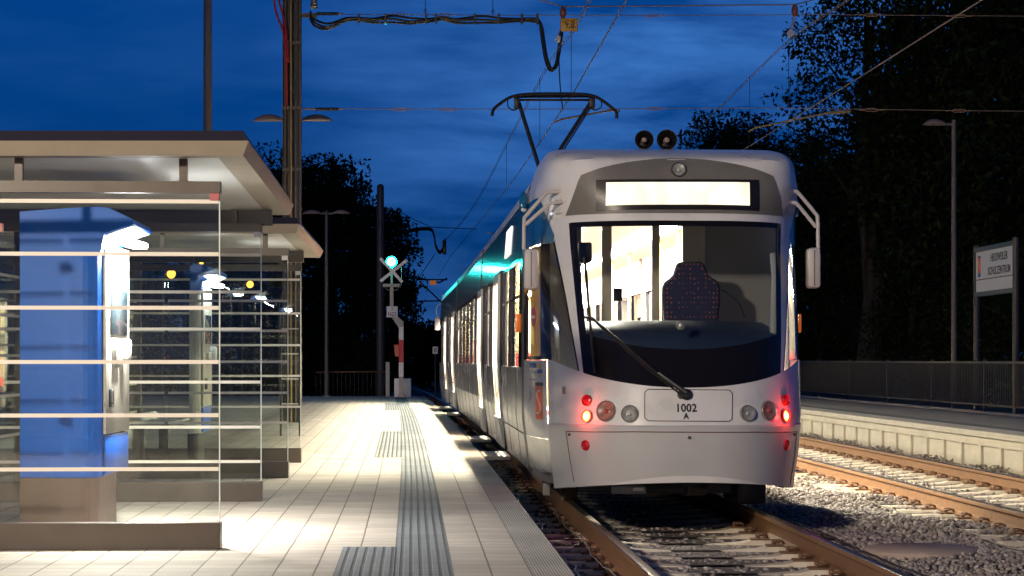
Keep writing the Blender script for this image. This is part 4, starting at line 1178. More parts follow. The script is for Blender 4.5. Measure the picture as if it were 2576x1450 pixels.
def solve(px, py):            # the spot on the front that the photo shows at (px, py)
    p, z = 0.0, 1.0
    def pr(p, z):
        q = FP(p, z); return CX+FPX*q.x/q.y, HY-FPX*(q.z-EYE)/q.y
    for _ in range(25):
        x, y = pr(p, z); h = 1e-3
        x1, y1 = pr(p+h, z); x2, y2 = pr(p, z+h)
        a, b, c, d_ = (x1-x)/h, (x2-x)/h, (y1-y)/h, (y2-y)/h
        det = a*d_-b*c; ex, ey = px-x, py-y
        dp, dz = (ex*d_-b*ey)/det, (a*ey-c*ex)/det
        p = max(-.98, min(.98, p+max(-.15, min(.15, dp)))); z = max(.03, min(2.88, z+max(-.3, min(.3, dz))))
    return p, z
tram = thing('tram', 'white and blue tram numbered 1002 with red tail lights standing at the platform', 'tram', tuple(T(0, 0, RAIL_Z)))
def patch(name, pl, pr, zb, zt, m, nx=12, nz=8, off=0.0, parent=None):
    if not callable(pl): _a = pl; pl = lambda t: _a
    if not callable(pr): _b = pr; pr = lambda t: _b
    if not callable(zb): _c = zb; zb = lambda p: _c
    if not callable(zt): _d = zt; zt = lambda p: _d
    rows = []
    for j in range(nz+1):
        t = j/nz; r_ = []
        for i in range(nx+1):
            p = pl(t)+(pr(t)-pl(t))*i/nx
            z0_, z1_ = zb(p), zt(p)
            r_.append(FP(p, z0_+(z1_-z0_)*t, off))
        rows.append(r_)
    return obj(name, MB().grid(rows), m, parent or tram)
def Bl(p):
    p = abs(p)
    if p < .47: return .845+.115*(p/.47)**2
    if p < .67: return .96+.11*(p-.47)/.20
    return 1.07
def Tp(p):
    p = abs(p)
    if p < .55: return 2.215
    if p < .64: return 2.215-.155*(p-.55)/.09
    return 2.06
def zbot(p): return .088-.10*(abs(p)/.69)**2
lin = lambda a, b: (lambda t: a+(b-a)*t)
M_white_low = mat('tram_lower_white', (.50, .49, .50), .38, noise=.05, nscale=3, coat=.2)
patch('nose_skirt', -.69, .69, zbot, .53, M_white_low, 44, 8, .014)
rows = [[FP(-.69+1.38*i/44, .53, .014) for i in range(45)], [FP(-.69+1.38*i/44, .545, 0) for i in range(45)]]
obj('bumper_ledge', MB().grid(rows), M_white_low, tram)
rows = [[FP(-.69+1.38*i/44, zbot(-.69+1.38*i/44), .014) for i in range(45)], [FP(-.69+1.38*i/44, zbot(-.69+1.38*i/44), -.10) for i in range(45)]]
obj('skirt_edge', MB().grid(rows), M_white_low, tram)
# arc highlight painted lighter at the bottom middle of the skirt
patch('skirt_highlight', -.36, .36, lambda p: zbot(p)+.002, lambda p: zbot(p)+.002+.055*max(0, 1-(p/.36)**2), M_white_paint, 20, 3, .020)
patch('nose_panel', -.69, .69, .545, Bl, M_white_paint, 44, 10)
for s in (-1, 1):
    a = .772
    def lr(x0, x1): return (s*x0, s*x1) if s > 0 else (s*x1, s*x0)
    def two(f0, f1): 
        g0 = lambda t: s*f0(t); g1 = lambda t: s*f1(t)
        return (g0, g1) if s > 0 else (g1, g0)
    dr = patch('cab_door', *lr(.70, .955), .40, 1.065, M_white_paint, 8, 6, .002)
    patch('door_foot', *lr(.70, .955), .115, .398, M_silver, 8, 4, .002, dr)
    patch('door_step_edge', *lr(.70, .955), .02, .113, M_grey_panel, 8, 2, -.01)
    patch('door_gap', *lr(.69, .70), .03, 1.07, M_black, 2, 8, -.008)
    patch('door_gap', *lr(.955, 1.0), .03, 2.06, M_black, 2, 10, -.004)
    patch('pillar', *two(lin(.472, .545), lin(.492, .635)), Bl, Tp, M_white_paint, 4, 12)
    patch('cab_side_glass', *two(lin(.500, .645), lin(.665, .672)), lambda p: Bl(p)+.012, Tp, M_glass, 8, 12)
    patch('glass_edge', *two(lin(.492, .635), lin(.500, .645)), Bl, Tp, M_frit, 2, 12)
    patch('door_post', *two(lin(.665, .672), lin(.752, .752)), Bl, Tp, M_frit, 4, 10)
    
    dw = patch('door_window', *lr(.752, .884), 1.10, Tp, M_glass_tint, 4, 10)
    patch('door_post', *lr(.884, .955), 1.07, Tp, M_frit, 3, 10)
    patch('door_sill', *lr(.752, .884), 1.066, 1.10, M_frit, 4, 2)
    def arch(p):
        p = abs(p)
        return 2.10+.36*math.sin(min(1, max(0, (p-.63)/.22))*math.pi/2)
    patch('blue_side', *lr(.64, 1.0), 2.06, arch, M_blue, 14, 8, .004)
# upper white cap, closed over the cab
patch('upper_shell', -1, 1, Tp, 2.89, M_white_paint, 64, 22)
rows = [[FP(-1+2*i/64, 2.89) for i in range(65)]]
for k in (.7, .35, 0.0):
    rows.append([T(loc(-1+2*i/64, 2.89)[0]*k, loc(-1+2*i/64, 2.89)[1]*k+VE*(1-k), 2.89+.02*(1-k)) for i in range(65)])
obj('cab_roof', MB().grid(rows), M_white_paint, tram)
M_beige = bpy.data.materials.new('door_blind_beige'); M_beige.use_nodes = True
_n = M_beige.node_tree.nodes; _l = M_beige.node_tree.links; _n.clear()
_o = _n.new('ShaderNodeOutputMaterial'); _a = _n.new('ShaderNodeMixShader'); _b1 = _n.new('ShaderNodeBsdfDiffuse'); _b2 = _n.new('ShaderNodeBsdfTranslucent')
_b1.inputs[0].default_value = (.62, .40, .17, 1); _b2.inputs[0].default_value = (.60, .34, .10, 1); _a.inputs[0].default_value = .6
_l.new(_b1.outputs[0], _a.inputs[1]); _l.new(_b2.outputs[0], _a.inputs[2]); _l.new(_a.outputs[0], _o.inputs[0])
# windscreen: clear middle, black printed border
def ws(a, t):                 # a across -1..1, t up 0..1
    pe = .472+(.545-.472)*t
    p = a*pe; return p, Bl(p)+(2.215-Bl(p))*t
def wpatch(name, fa0, fa1, ft0, ft1, m, nx, nz, off=0.0, parent=None):
    rows = []
    for j in range(nz+1):
        r_ = []
        for i in range(nx+1):
            s_ = i/nx; q = j/nz
            t0 = ft0(s_); t1 = ft1(s_); t = t0+(t1-t0)*q
            a = fa0(t)+(fa1(t)-fa0(t))*s_
            r_.append(FP(*ws(a, t), off))
        rows.append(r_)
    return obj(name, MB().grid(rows), m, parent or tram)
k_ = lambda c: (lambda x: c)
tb_ = lambda s_: .225+.035*(2*s_-1)**2
wsc = wpatch('windscreen', k_(-.92), k_(.92), tb_, k_(.965), M_glass_ws, 24, 14)
wpatch('black_border', k_(-1), k_(1), k_(0), lambda s_: tb_((s_*2-1)/.92*.5+.5) if abs(s_*2-1) < .92 else .26, M_frit, 30, 6, .0, wsc)
wpatch('black_border', k_(-1), k_(1), k_(.965), k_(1), M_frit, 24, 2, .0, wsc)
wpatch('black_border', k_(-1), k_(-.92), k_(.26), k_(.965), M_frit, 2, 12, .0, wsc)
wpatch('black_border', k_(.92), k_(1), k_(.26), k_(.965), M_frit, 2, 12, .0, wsc)
# grey arched display panel above
dp = patch('display_panel', lin(-.565, -.50), lin(.565, .50), 2.275, lambda p: 2.742-.14*(p/.5)**2, M_grey_panel, 30, 12, .006)
def onfront(pts, off=.012): return [FP(*solve(x, y), off) for x, y in pts]
def quadpatch(name, x0, y0, x1, y1, m, off, nx=16, ny=4, parent=None):
    pa_, za_ = solve(x0, y1); pb_, zb_ = solve(x1, y0); pc_, zc_ = solve(x0, y0); pd_, zd_ = solve(x1, y1)
    rows = []
    for j in range(ny+1):
        t = j/ny; r_ = []
        for i in range(nx+1):
            s_ = i/nx
            pl_ = pa_+(pc_-pa_)*t; pr_ = pd_+(pb_-pd_)*t
            zl = za_+(zc_-za_)*t; zr = zd_+(zb_-zd_)*t
            r_.append(FP(pl_+(pr_-pl_)*s_, zl+(zr-zl)*s_, off))
        rows.append(r_)
    return obj(name, MB().grid(rows), m, parent or tram)
M_black_soft = mat('display_black', (.012, .009, .008), .35)
dd = quadpatch('destination_display', 1500, 454, 1908, 531, M_black_soft, .012)
M_disp = bpy.data.materials.new('display_lit'); M_disp.use_nodes = True
_n = M_disp.node_tree.nodes; _l = M_disp.node_tree.links; _n.clear()
_o = _n.new('ShaderNodeOutputMaterial'); _e = _n.new('ShaderNodeEmission'); _t = _n.new('ShaderNodeTexCoord'); _w2 = _n.new('ShaderNodeTexNoise'); _w2.inputs['Scale'].default_value = 7
_m = _n.new('ShaderNodeMapping'); _m.inputs['Scale'].default_value = (1, 1, .3)
_r = _n.new('ShaderNodeMapRange'); _r.inputs['From Min'].default_value = .3; _r.inputs['From Max'].default_value = .7; _r.inputs['To Min'].default_value = 1.15; _r.inputs['To Max'].default_value = 1.7
_l.new(_t.outputs['Object'], _m.inputs[0]); _l.new(_m.outputs[0], _w2.inputs['Vector']); _l.new(_w2.outputs['Fac'], _r.inputs['Value']); _l.new(_r.outputs[0], _e.inputs[1])
_e.inputs[0].default_value = (1.0, .93, .68, 1); _l.new(_e.outputs[0], _o.inputs[0])
quadpatch('lit_panel', 1525, 461, 1884, 518, M_disp, .017, 20, 4, dd)

def lamp(name, px, py, r, m, rim=M_galv, depth=.02, glow=None, bowl=False):
    s_ = FPX/ (V0+.15)
    p, z = solve(px, py); c = FP(p, z, .006); n = fnormal(p, z); n = (n*.85+Vector((-.03, -1, 0))*.15).normalized()
    R_ = r/s_*1.0
    o = obj(name, MB().lathe(c, n, [(R_, -.02), (R_*1.0, .012), (R_*.93, .022), (R_*.84, .014), (R_*.84, -.02), (R_*.84, -.06)], 28, True, False), rim, tram)
    if bowl:
        obj('bowl', MB().lathe(c, n, [(R_*.84, .016), (R_*.6, .007), (R_*.3, .003), (0, .002)], 24, True, False), M_bowl_reflection if m is M_pinkb else M_bowl_grey, o)
        obj('bulb', MB().ico(c+n*.006, R_*.24), m, o)
        obj('lens', MB().lathe(c, n, [(R_*.84, .018), (R_*.5, .026), (0, .029)], 24, True, False), M_glass, o)
    else:
        obj('lens', MB().lathe(c, n, [(R_*.84, .008), (R_*.6, .016), (0, .021)], 24), m, o)
    return o
M_chrome = mat('chrome', (.42, .40, .40), .32, metal=1.0)
M_bowl_reflection = mat('bowl_pink_reflection', (.40, .17, .14), .3, noise=.3, nscale=25)  # pink reflection painted into the bowl's own colour
M_bowl_grey = mat('lamp_bowl_grey', (.34, .32, .31), .3, noise=.3, nscale=25)
M_bulb = mat('bulb_glass', (.6, .55, .5), .1)
M_pinkb = mat('reddish_bulb', (.55, .12, .07), .2)
M_tail = bpy.data.materials.new('tail_light_glow'); M_tail.use_nodes = True
_n = M_tail.node_tree.nodes; _l = M_tail.node_tree.links; _n.clear()
_o = _n.new('ShaderNodeOutputMaterial'); _e = _n.new('ShaderNodeEmission'); _e.inputs[0].default_value = (1, .045, .012, 1); _e.inputs[1].default_value = 22
_l.new(_e.outputs[0], _o.inputs[0])
M_tail_core = emit_mat('tail_light_core', (1, .62, .10), 14)
for px, py in ((1479, 1008), (1972, 1007)): lamp('tail_lamp', px, py, 15, M_red_lens, M_red_lens)
for px, py in ((1479, 1048), (1972.5, 1047)):
    o = lamp('tail_lamp', px, py, 16.5, M_tail, M_red_lens)
    p, z = solve(px, py); n = fnormal(p, z); n = (n*.85+Vector((-.03, -1, 0))*.15).normalized()
    obj('glow_core', MB().lathe(FP(p, z, .001), n, [(.041, .014), (.028, .0225), (0, .027)], 18), M_tail_core, o)
    lamp_light('tail_light', 'POINT', FP(p, z, .10), 2.2, (1, .05, .03), .03, None, tram)
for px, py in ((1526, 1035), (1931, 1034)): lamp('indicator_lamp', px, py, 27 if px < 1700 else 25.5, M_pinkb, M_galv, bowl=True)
for px, py in ((1585, 1042), (1879, 1041)): lamp('headlamp', px, py, 22.5 if px < 1700 else 21, M_bulb, M_galv, bowl=True)
for px, py in ((1477, 1120), (1973, 1119)): lamp('reflector', px, py, 14, M_red_lens, M_red_lens)
lamp('roof_spotlight', 1707, 429, 20, M_bulb, M_dark_metal, bowl=True)
lamp('screw', 1733, 1100, 4, M_rust, M_galv)

# number board
M_seam = mat('panel_seam', (.06, .045, .04), .6)
M_redseam = mat('skirt_seam_brown', (.16, .07, .05), .6)
def seam(pts, m=M_seam, r=.0035, off=.002, name='panel_seam', closed=False):
    q = []
    for i in range(len(pts)-1):
        a, b = solve(*pts[i]), solve(*pts[i+1])
        for k in range(6): q.append(FP(a[0]+(b[0]-a[0])*k/6, a[1]+(b[1]-a[1])*k/6, off))
    q.append(FP(*solve(*pts[-1]), off))
    return obj(name, MB().tube(q, r, 5), m, tram)
nb = quadpatch('number_board', 1623, 982, 1841, 1059, M_white_paint, .004, 12, 6)
seam([(1630, 980), (1834, 982), (1842, 990), (1841, 1054), (1834, 1061), (1630, 1059), (1622, 1051), (1622, 988), (1630, 980)], M_seam, .0035, .004)
def front_text(txt, px, py, size, cond=.95, parent=None, off=.006):
    p, z = solve(px, py); c = FP(p, z, off)
    a = FP(p+.02, z, off)-FP(p-.02, z, off); a.normalize()
    up = (FP(p, z+.02, off)-FP(p, z-.02, off)).normalized()
    n = a.cross(up).normalized()
    M4 = Matrix(((a.x, -n.x, up.x, c.x), (a.y, -n.y, up.y, c.y), (a.z, -n.z, up.z, c.z), (0, 0, 0, 1)))
    return obj('lettering', text_mb(txt, size, M4, .0015, cond, 1.05, .0025), M_ink, parent or tram)
front_text('1002', 1726, 1028, .090, .92, nb)
front_text('A', 1726, 1048.5, .066, .9, nb)
seam([(1428, 1085), (1600, 1086), (1733, 1087), (1900, 1087), (2000, 1086)], M_redseam, .004, .015, 'skirt_seam')
seam([(1428, 1085), (1437, 1150), (1448, 1212)], M_redseam, .004, .015, 'skirt_seam')
seam([(2000, 1086), (1994, 1150), (1983, 1219)], M_redseam, .004, .015, 'skirt_seam')
for px, py in ((1437, 1093), (1993, 1093)): lamp('screw', px, py, 3.2, M_rust, M_dark_metal)
# wiper: two arms from the pivot and the long blade at the side
pv = FP(*solve(1722, 996), .03)
wp = obj('wiper', MB().lathe(FP(*solve(1726, 994), 0), fnormal(*solve(1726, 994)), [(.045, 0), (.045, .03), (.03, .045), (0, .048)], 16).lathe(FP(*solve(1714, 994), 0), fnormal(*solve(1714, 994)), [(.035, 0), (.035, .03), (0, .035)], 16), M_black, tram)
obj('arm', MB().tube([FP(*solve(1722, 994), .045), FP(*solve(1660, 950), .05), FP(*solve(1600, 895), .05), FP(*solve(1498, 806), .035)], .012, 6).tube([FP(*solve(1710, 994), .035), FP(*solve(1640, 940), .035), FP(*solve(1505, 815), .03)], .008, 6), M_black, wp)
obj('arm', MB().tube([FP(*solve(1726, 992), .05), FP(*solve(1690, 968), .056), FP(*solve(1655, 942), .056)], .020, 7, .014), M_black, wp)
obj('blade', MB().tube([FP(*solve(1500, 938), .016), FP(*solve(1493, 860), .022), FP(*solve(1483, 745), .022), FP(*solve(1474, 650), .016)], .013, 6), M_black, wp)
obj('blade_holder', MB().tube([FP(*solve(1478, 800), .024), FP(*solve(1500, 806), .03)], .016, 6), M_black, wp)
# small round knob on the glass
pk = solve(1713, 818)
obj('windscreen_sensor', MB().ico(FP(*pk, -.015), .042), M_galv, tram)

# mirrors on bent tubes
M_arm = mat('mirror_arm_grey', (.52, .48, .47), .4)
M_mir = mat('mirror_shell', (.48, .44, .44), .45)
M_mglass = mat('mirror_glass', (.6, .6, .6), .02, metal=1.0)
def tubepx(d, pts): return [at(x, y, d) for x, y in pts]
for s, hx, up_, lo_, body, dd_ in ((-1, (1410, 1445, 478, 511), [(1415, 481), (1385, 484), (1372, 489), (1326, 541), (1319, 556), (1318, 628)], [(1415, 508), (1390, 511), (1378, 517), (1322, 566)], (1316, 1357, 627, 730), 17.7),
                             (1, (1960, 1986, 477, 510), [(1982, 480), (2000, 482), (2010, 488), (2050, 536), (2057, 552), (2058, 625)], [(1982, 508), (1998, 511), (2008, 517), (2053, 572)], (2031, 2061, 624, 727), 17.9)):
    hp = at((hx[0]+hx[1])/2, (hx[2]+hx[3])/2, dd_)
    w_ = (hx[1]-hx[0])/2/300; h_ = (hx[3]-hx[2])/2/300
    mi = obj('mirror', MB().rbox((hp.x-w_, hp.y-.06, hp.z-h_), (hp.x+w_, hp.y+.16, hp.z+h_), .012), M_arm, tram)
    obj('hinge', MB().tube([hp+Vector((s*w_*.2, -.065, -h_)), hp+Vector((s*w_*.2, -.065, h_))], .016, 8), M_arm, mi)
    obj('arm', MB().tube(smooth(tubepx(dd_-.05, up_), 4), .0165, 8).tube(smooth(tubepx(dd_-.05, lo_), 4), .0165, 8), M_arm, mi)
    a = at(body[0]+2, body[3]-2, dd_-.10); b = at(body[1]-3, body[2]+2, dd_+.08)
    obj('housing', MB().rbox((a.x, a.y, a.z), (b.x, b.y, b.z), .028), M_mir, mi)
    obj('housing_seam', MB().box((a.x+(b.x-a.x)*.50-.003, a.y-.002, a.z+.02), (a.x+(b.x-a.x)*.50+.003, a.y+.1, b.z-.02)), M_black, mi)
    obj('mirror_face', MB().box((a.x+.02, b.y-.001, a.z+.02), (b.x-.02, b.y+.004, b.z-.02)), M_mglass, mi)
# small side lamps high on the cab corner
for px, py, s in ((1318, 508, -1), (1999, 522, 1)):
    c = at(px, py, 18.9)
    o = obj('side_camera', MB().ico(c, .07, (.62, 1.3, 1.35)), M_blue, tram)
    obj('lens', MB().ico(c+Vector((0, -.04, -.075)), .04, (.8, 1.2, .5), 1), M_white_sign, o)
# amber side blinkers
for px, py, d, s in ((1304, 813, 19.65, -1), (2011, 814, 19.2, 1)):
    c = at(px, py, d)
    o = obj('side_blinker', MB().rbox((c.x-(.028 if s < 0 else .012), c.y-.05, c.z-.085), (c.x+(.028 if s < 0 else .012), c.y+.05, c.z+.085), .010), M_orange, tram)
# stickers and the company bar on the cab door
def side_quad(name, p0, p1, z0, z1, m, off=.006, parent=None): return patch(name, p0, p1, z0, z1, m, 4, 4, off, parent)
M_sticker_b = mat('sticker_blue', (.02, .08, .35), .4); M_sticker_y = mat('sticker_yellow', (.7, .48, .05), .4); M_sticker_c = mat('sticker_pale', (.55, .68, .66), .4); M_st_red = mat('sticker_red', (.32, .012, .03), .4)
def pxq(name, x0, y0, x1, y1, m, off=.006):
    a, b = solve(x0, y1), solve(x1, y0)
    return patch(name, a[0], b[0], a[1], b[1], m, 4, 4, off)
pxq('sticker', 1333, 926, 1349, 913, M_sticker_b)
pxq('sticker', 1333, 943, 1349, 933, M_sticker_c)
pxq('sticker', 1333, 957, 1349, 953, M_sticker_b)
pxq('sticker', 1353, 927, 1363, 915, M_sticker_y); pxq('sticker', 1353, 940, 1366, 930, M_sticker_b); pxq('sticker', 1355, 949, 1363, 942, M_sticker_y)
lg = pxq('company_bar', 1348, 1057, 1368, 972, M_logo_o)
pxq('company_bar_top', 1348, 972, 1368, 962, M_ink)
pxq('company_bar_foot', 1348, 1080, 1368, 1058, M_white_sign)
mid = [(1363, 985), (1358, 983), (1354, 988), (1354, 997), (1358, 1010), (1362, 1022), (1362, 1033), (1358, 1041), (1353, 1039)]
obj('lettering', MB().tube(smooth([FP(*solve(x, y), .010) for x, y in mid], 4), .006, 6), M_logo_w, lg)
pxq('emblem', 1415, 992, 1424, 973, mat('emblem_brown', (.30, .20, .15), .5), .004)
# no-entry sticker and handle on the door window
ps = solve(1344, 798)
ob = []
for k in range(20):
    a = 2*math.pi*k/20
    ob.append(FP(ps[0]+.030*math.cos(a), ps[1]+.085*math.sin(a), .006))
mb = MB(); mb.add(ob, [tuple(range(20))]); st = obj('sticker', mb, M_st_red, tram)
mb = MB(); mb.add([FP(ps[0]+x, ps[1]+y, .009) for x, y in ((-.019, -.012), (.019, -.012), (.019, .012), (-.019, .012))], [(0, 1, 2, 3)]); obj('white_bar', mb, M_white_sign, st)
# ------------------------------------------------------------------ cab inside
M_dash = mat('dash_grey_blue', (.012, .024, .055), .55, noise=.05)
M_cabwall = mat('cab_wall_grey', (.16, .155, .15), .6, noise=.04)
M_cabframe = mat('cab_frame_beige', (.34, .31, .25), .5)
M_inner = mat('saloon_white', (.72, .68, .60), .45, noise=.03)
rows = []
for j, (v, z, hw_) in enumerate(((.36, 1.10, .80), (.42, 1.22, .80), (.60, 1.33, .80), (.85, 1.395, .76), (1.0, 1.40, .72), (1.03, 1.30, .72), (1.03, .5, .72))):
    rows.append([T(hw_*(-1+2*i/16), v+.16*abs(-1+2*i/16)**2.2, z-.01*abs(-1+2*i/16)**3) for i in range(17)])
obj('dashboard', MB().grid(rows), M_dash, tram)
# driver's seat with a patterned cover
M_seat = bpy.data.materials.new('seat_fabric'); M_seat.use_nodes = True
_n = M_seat.node_tree.nodes; _l = M_seat.node_tree.links; _b = _n['Principled BSDF']; _b.inputs['Roughness'].default_value = .9
_t = _n.new('ShaderNodeTexCoord'); _mp = _n.new('ShaderNodeMapping'); _mp.inputs['Scale'].default_value = (30, 30, 24)
_vo = _n.new('ShaderNodeTexVoronoi'); _vo.inputs['Randomness'].default_value = .25; _vo.inputs['Scale'].default_value = 1.0
_rm = _n.new('ShaderNodeValToRGB'); _rm.color_ramp.elements[0].position = .20; _rm.color_ramp.elements[0].color = (.22, .07, .035, 1); _rm.color_ramp.elements[1].position = .26; _rm.color_ramp.elements[1].color = (.010, .012, .045, 1)
_l.new(_t.outputs['Object'], _mp.inputs[0]); _l.new(_mp.outputs[0], _vo.inputs['Vector']); _l.new(_vo.outputs['Distance'], _rm.inputs[0]); _l.new(_rm.outputs[0], _b.inputs['Base Color'])
ds = V0+1.55
prof = [(1672, 830), (1669, 790), (1666, 760), (1666, 725), (1671, 710), (1685, 700), (1694, 690), (1699, 672), (1704, 662), (1716, 658), (1760, 658), (1770, 662), (1775, 672), (1781, 690), (1791, 699), (1806, 708), (1812, 722), (1812, 760), (1809, 790), (1806, 830)]
mb = MB(); sec = [at(x, y, ds) for x, y in prof]
cen = sum(sec, Vector())/len(sec)
rows = []
for k, (sc_, dy) in enumerate(((.0, -.05), (.6, -.055), (.9, -.045), (.98, -.02), (1.0, .02), (1.0, .08), (.9, .11), (0, .12))):
    rows.append([cen+(q-cen)*sc_+Vector((0, dy, 0)) for q in sec+[sec[0]]])
mb.grid(rows); obj('driver_seat', mb, M_seat, tram)
# wall behind the driver: doorway with posts, grey panel on the right
VB = 2.42
def bwall(name, u0, u1, z0, z1, m, v0=VB, v1=VB+.04):
    mb = MB(); q = [T(u0, v0, z0), T(u1, v0, z0), T(u1, v1, z0), T(u0, v1, z0), T(u0, v0, z1), T(u1, v0, z1), T(u1, v1, z1), T(u0, v1, z1)]
    mb.add(q, [(0,3,2,1),(4,5,6,7),(0,1,5,4),(1,2,6,5),(2,3,7,6),(3,0,4,7)])
    return obj(name, mb, m, tram)
bwall('cab_bulkhead', .47, 1.14, .1, 2.6, M_cabwall)
bwall('bulkhead_strip', .33, .47, .1, 2.6, M_cabframe, VB-.012, VB+.04)
bwall('doorway_post', .262, .33, .1, 2.55, M_cabframe, VB-.03, VB+.03)
bwall('doorway_post', -.018, .055, .1, 2.29, M_cabframe, VB-.02, VB+.03)
bwall('doorway_post', -.475, -.385, .1, 2.29, M_cabframe, VB-.02, VB+.03)
bwall('bulkhead_header', -1.10, .262, 2.29, 2.62, M_black_soft)
bwall('bulkhead_side', -.96, -.66, .1, 2.29, M_cabwall)
mb = MB()
for sd in (-1,):
    mb.grid([[FP(-.900+.128*i/4, 1.08+.98*j/6, -.03) for i in range(5)] for j in range(7)])
obj('door_blind', mb, M_beige, tram)
bwall('doorway_foot', -.64, .262, .1, .9, M_cabwall, VB+.005, VB+.035)
M_pglass = glass_mat('partition_glass', (.62, .63, .63), .5)
for ua, ub in ((-.64, -.478), (-.382, -.021), (.058, .259)):
    mb = MB(); mb.add([T(ua, VB+.015, .9), T(ub, VB+.015, .9), T(ub, VB+.015, 2.289), T(ua, VB+.015, 2.289)], [(0, 1, 2, 3)])
    obj('partition_glass', mb, M_pglass, tram)
obj('door_latch', MB().box(tuple(T(-.37, VB-.03, 1.60)), tuple(T(-.29, VB-.005, 1.72))), M_black, tram)
obj('goose_neck', MB().tube(smooth([at(x, y, V0+1.2) for x, y in ((1815, 730), (1840, 745), (1862, 770), (1873, 800))], 4), .006, 6), M_black, tram)
obj('sun_blind', MB().tube([at(1945, 640, V0+1.0), at(1950, 700, V0+.9), at(1945, 840, V0+.75)], .03, 8), mat('blind_grey', (.30, .31, .30), .7), tram)
obj('cab_monitor', MB().rbox(tuple(at(1455, 662, V0+.95)), tuple(at(1488, 612, V0+1.1)), .02), M_black, tram)
# ceiling of the cab
rows = [[T(u, .62+.35*abs(u)**2, 2.30) for u in np.linspace(-1.0, 1.0, 9)], [T(u, VB, 2.34) for u in np.linspace(-1.1, 1.1, 9)]]
obj('cab_ceiling', MB().grid(rows), M_black_soft, tram)

# ------------------------------------------------------------------ body behind the cab
M_teal = M_blue
def sidesheet(s, v0, v1, z0, z1, out=0.0):
    n = max(1, int((v1-v0)/1.6)+1)
    return MB().grid([[T(s*(W(z)+out), v0+(v1-v0)*k/n, z) for k in range(n+1)] for z in np.linspace(z0, z1, 4)], flip=(s > 0))
def sidebox(mb, s, v0, v1, z0, z1, out=0.0, th=.04):
    n = max(1, int((v1-v0)/1.6)+1)
    zz = [z0, z1] if z1-z0 < .6 else [z0, (z0+z1)/2, z1]
    for k in range(n):
        a, b = v0+(v1-v0)*k/n, v0+(v1-v0)*(k+1)/n
        for i in range(len(zz)-1):
            za, zb_ = zz[i], zz[i+1]
            ua, ub = W(za)+out, W(zb_)+out
            o_ = [T(s*ua, a, za), T(s*ua, b, za), T(s*ub, b, zb_), T(s*ub, a, zb_)]
            i_ = [T(s*(ua-th), a, za), T(s*(ua-th), b, za), T(s*(ub-th), b, zb_), T(s*(ub-th), a, zb_)]
            f = [(0, 1, 2, 3), (4, 7, 6, 5), (0, 4, 5, 1), (3, 2, 6, 7)]
            if k == 0: f.append((0, 3, 7, 4))
            if k == n-1: f.append((1, 5, 6, 2))
            if s > 0: f = [q[::-1] for q in f]
            mb.add(o_+i_, f)
    return mb
doors = [(6.6, 7.9), (11.6, 12.9), (25.0, 26.3), (30.4, 31.7)]
wins = [(2.95, 4.70), (4.90, 6.30), (8.2, 9.7), (9.85, 11.3), (13.3, 15.0), (15.12, 16.8), (16.92, 18.6), (18.72, 20.4), (20.52, 22.2), (22.32, 24.6), (26.6, 28.3), (28.45, 30.1), (32.0, 33.4), (33.55, 35.2)]
ZB, ZW0, ZW1, ZU, ZC1 = .067, 1.0, 2.03, 2.55, 2.70
M_rubber = mat('door_rubber', (.02, .02, .02), .5)
M_doorframe = mat('door_frame_white', (.60, .59, .58), .3, coat=.3)
M_step = mat('step_tread', (.60, .57, .48), .6, bump=.3, bscale=80)
M_glass_door = glass_mat('door_glass', (.86, .80, .68), 1.0)
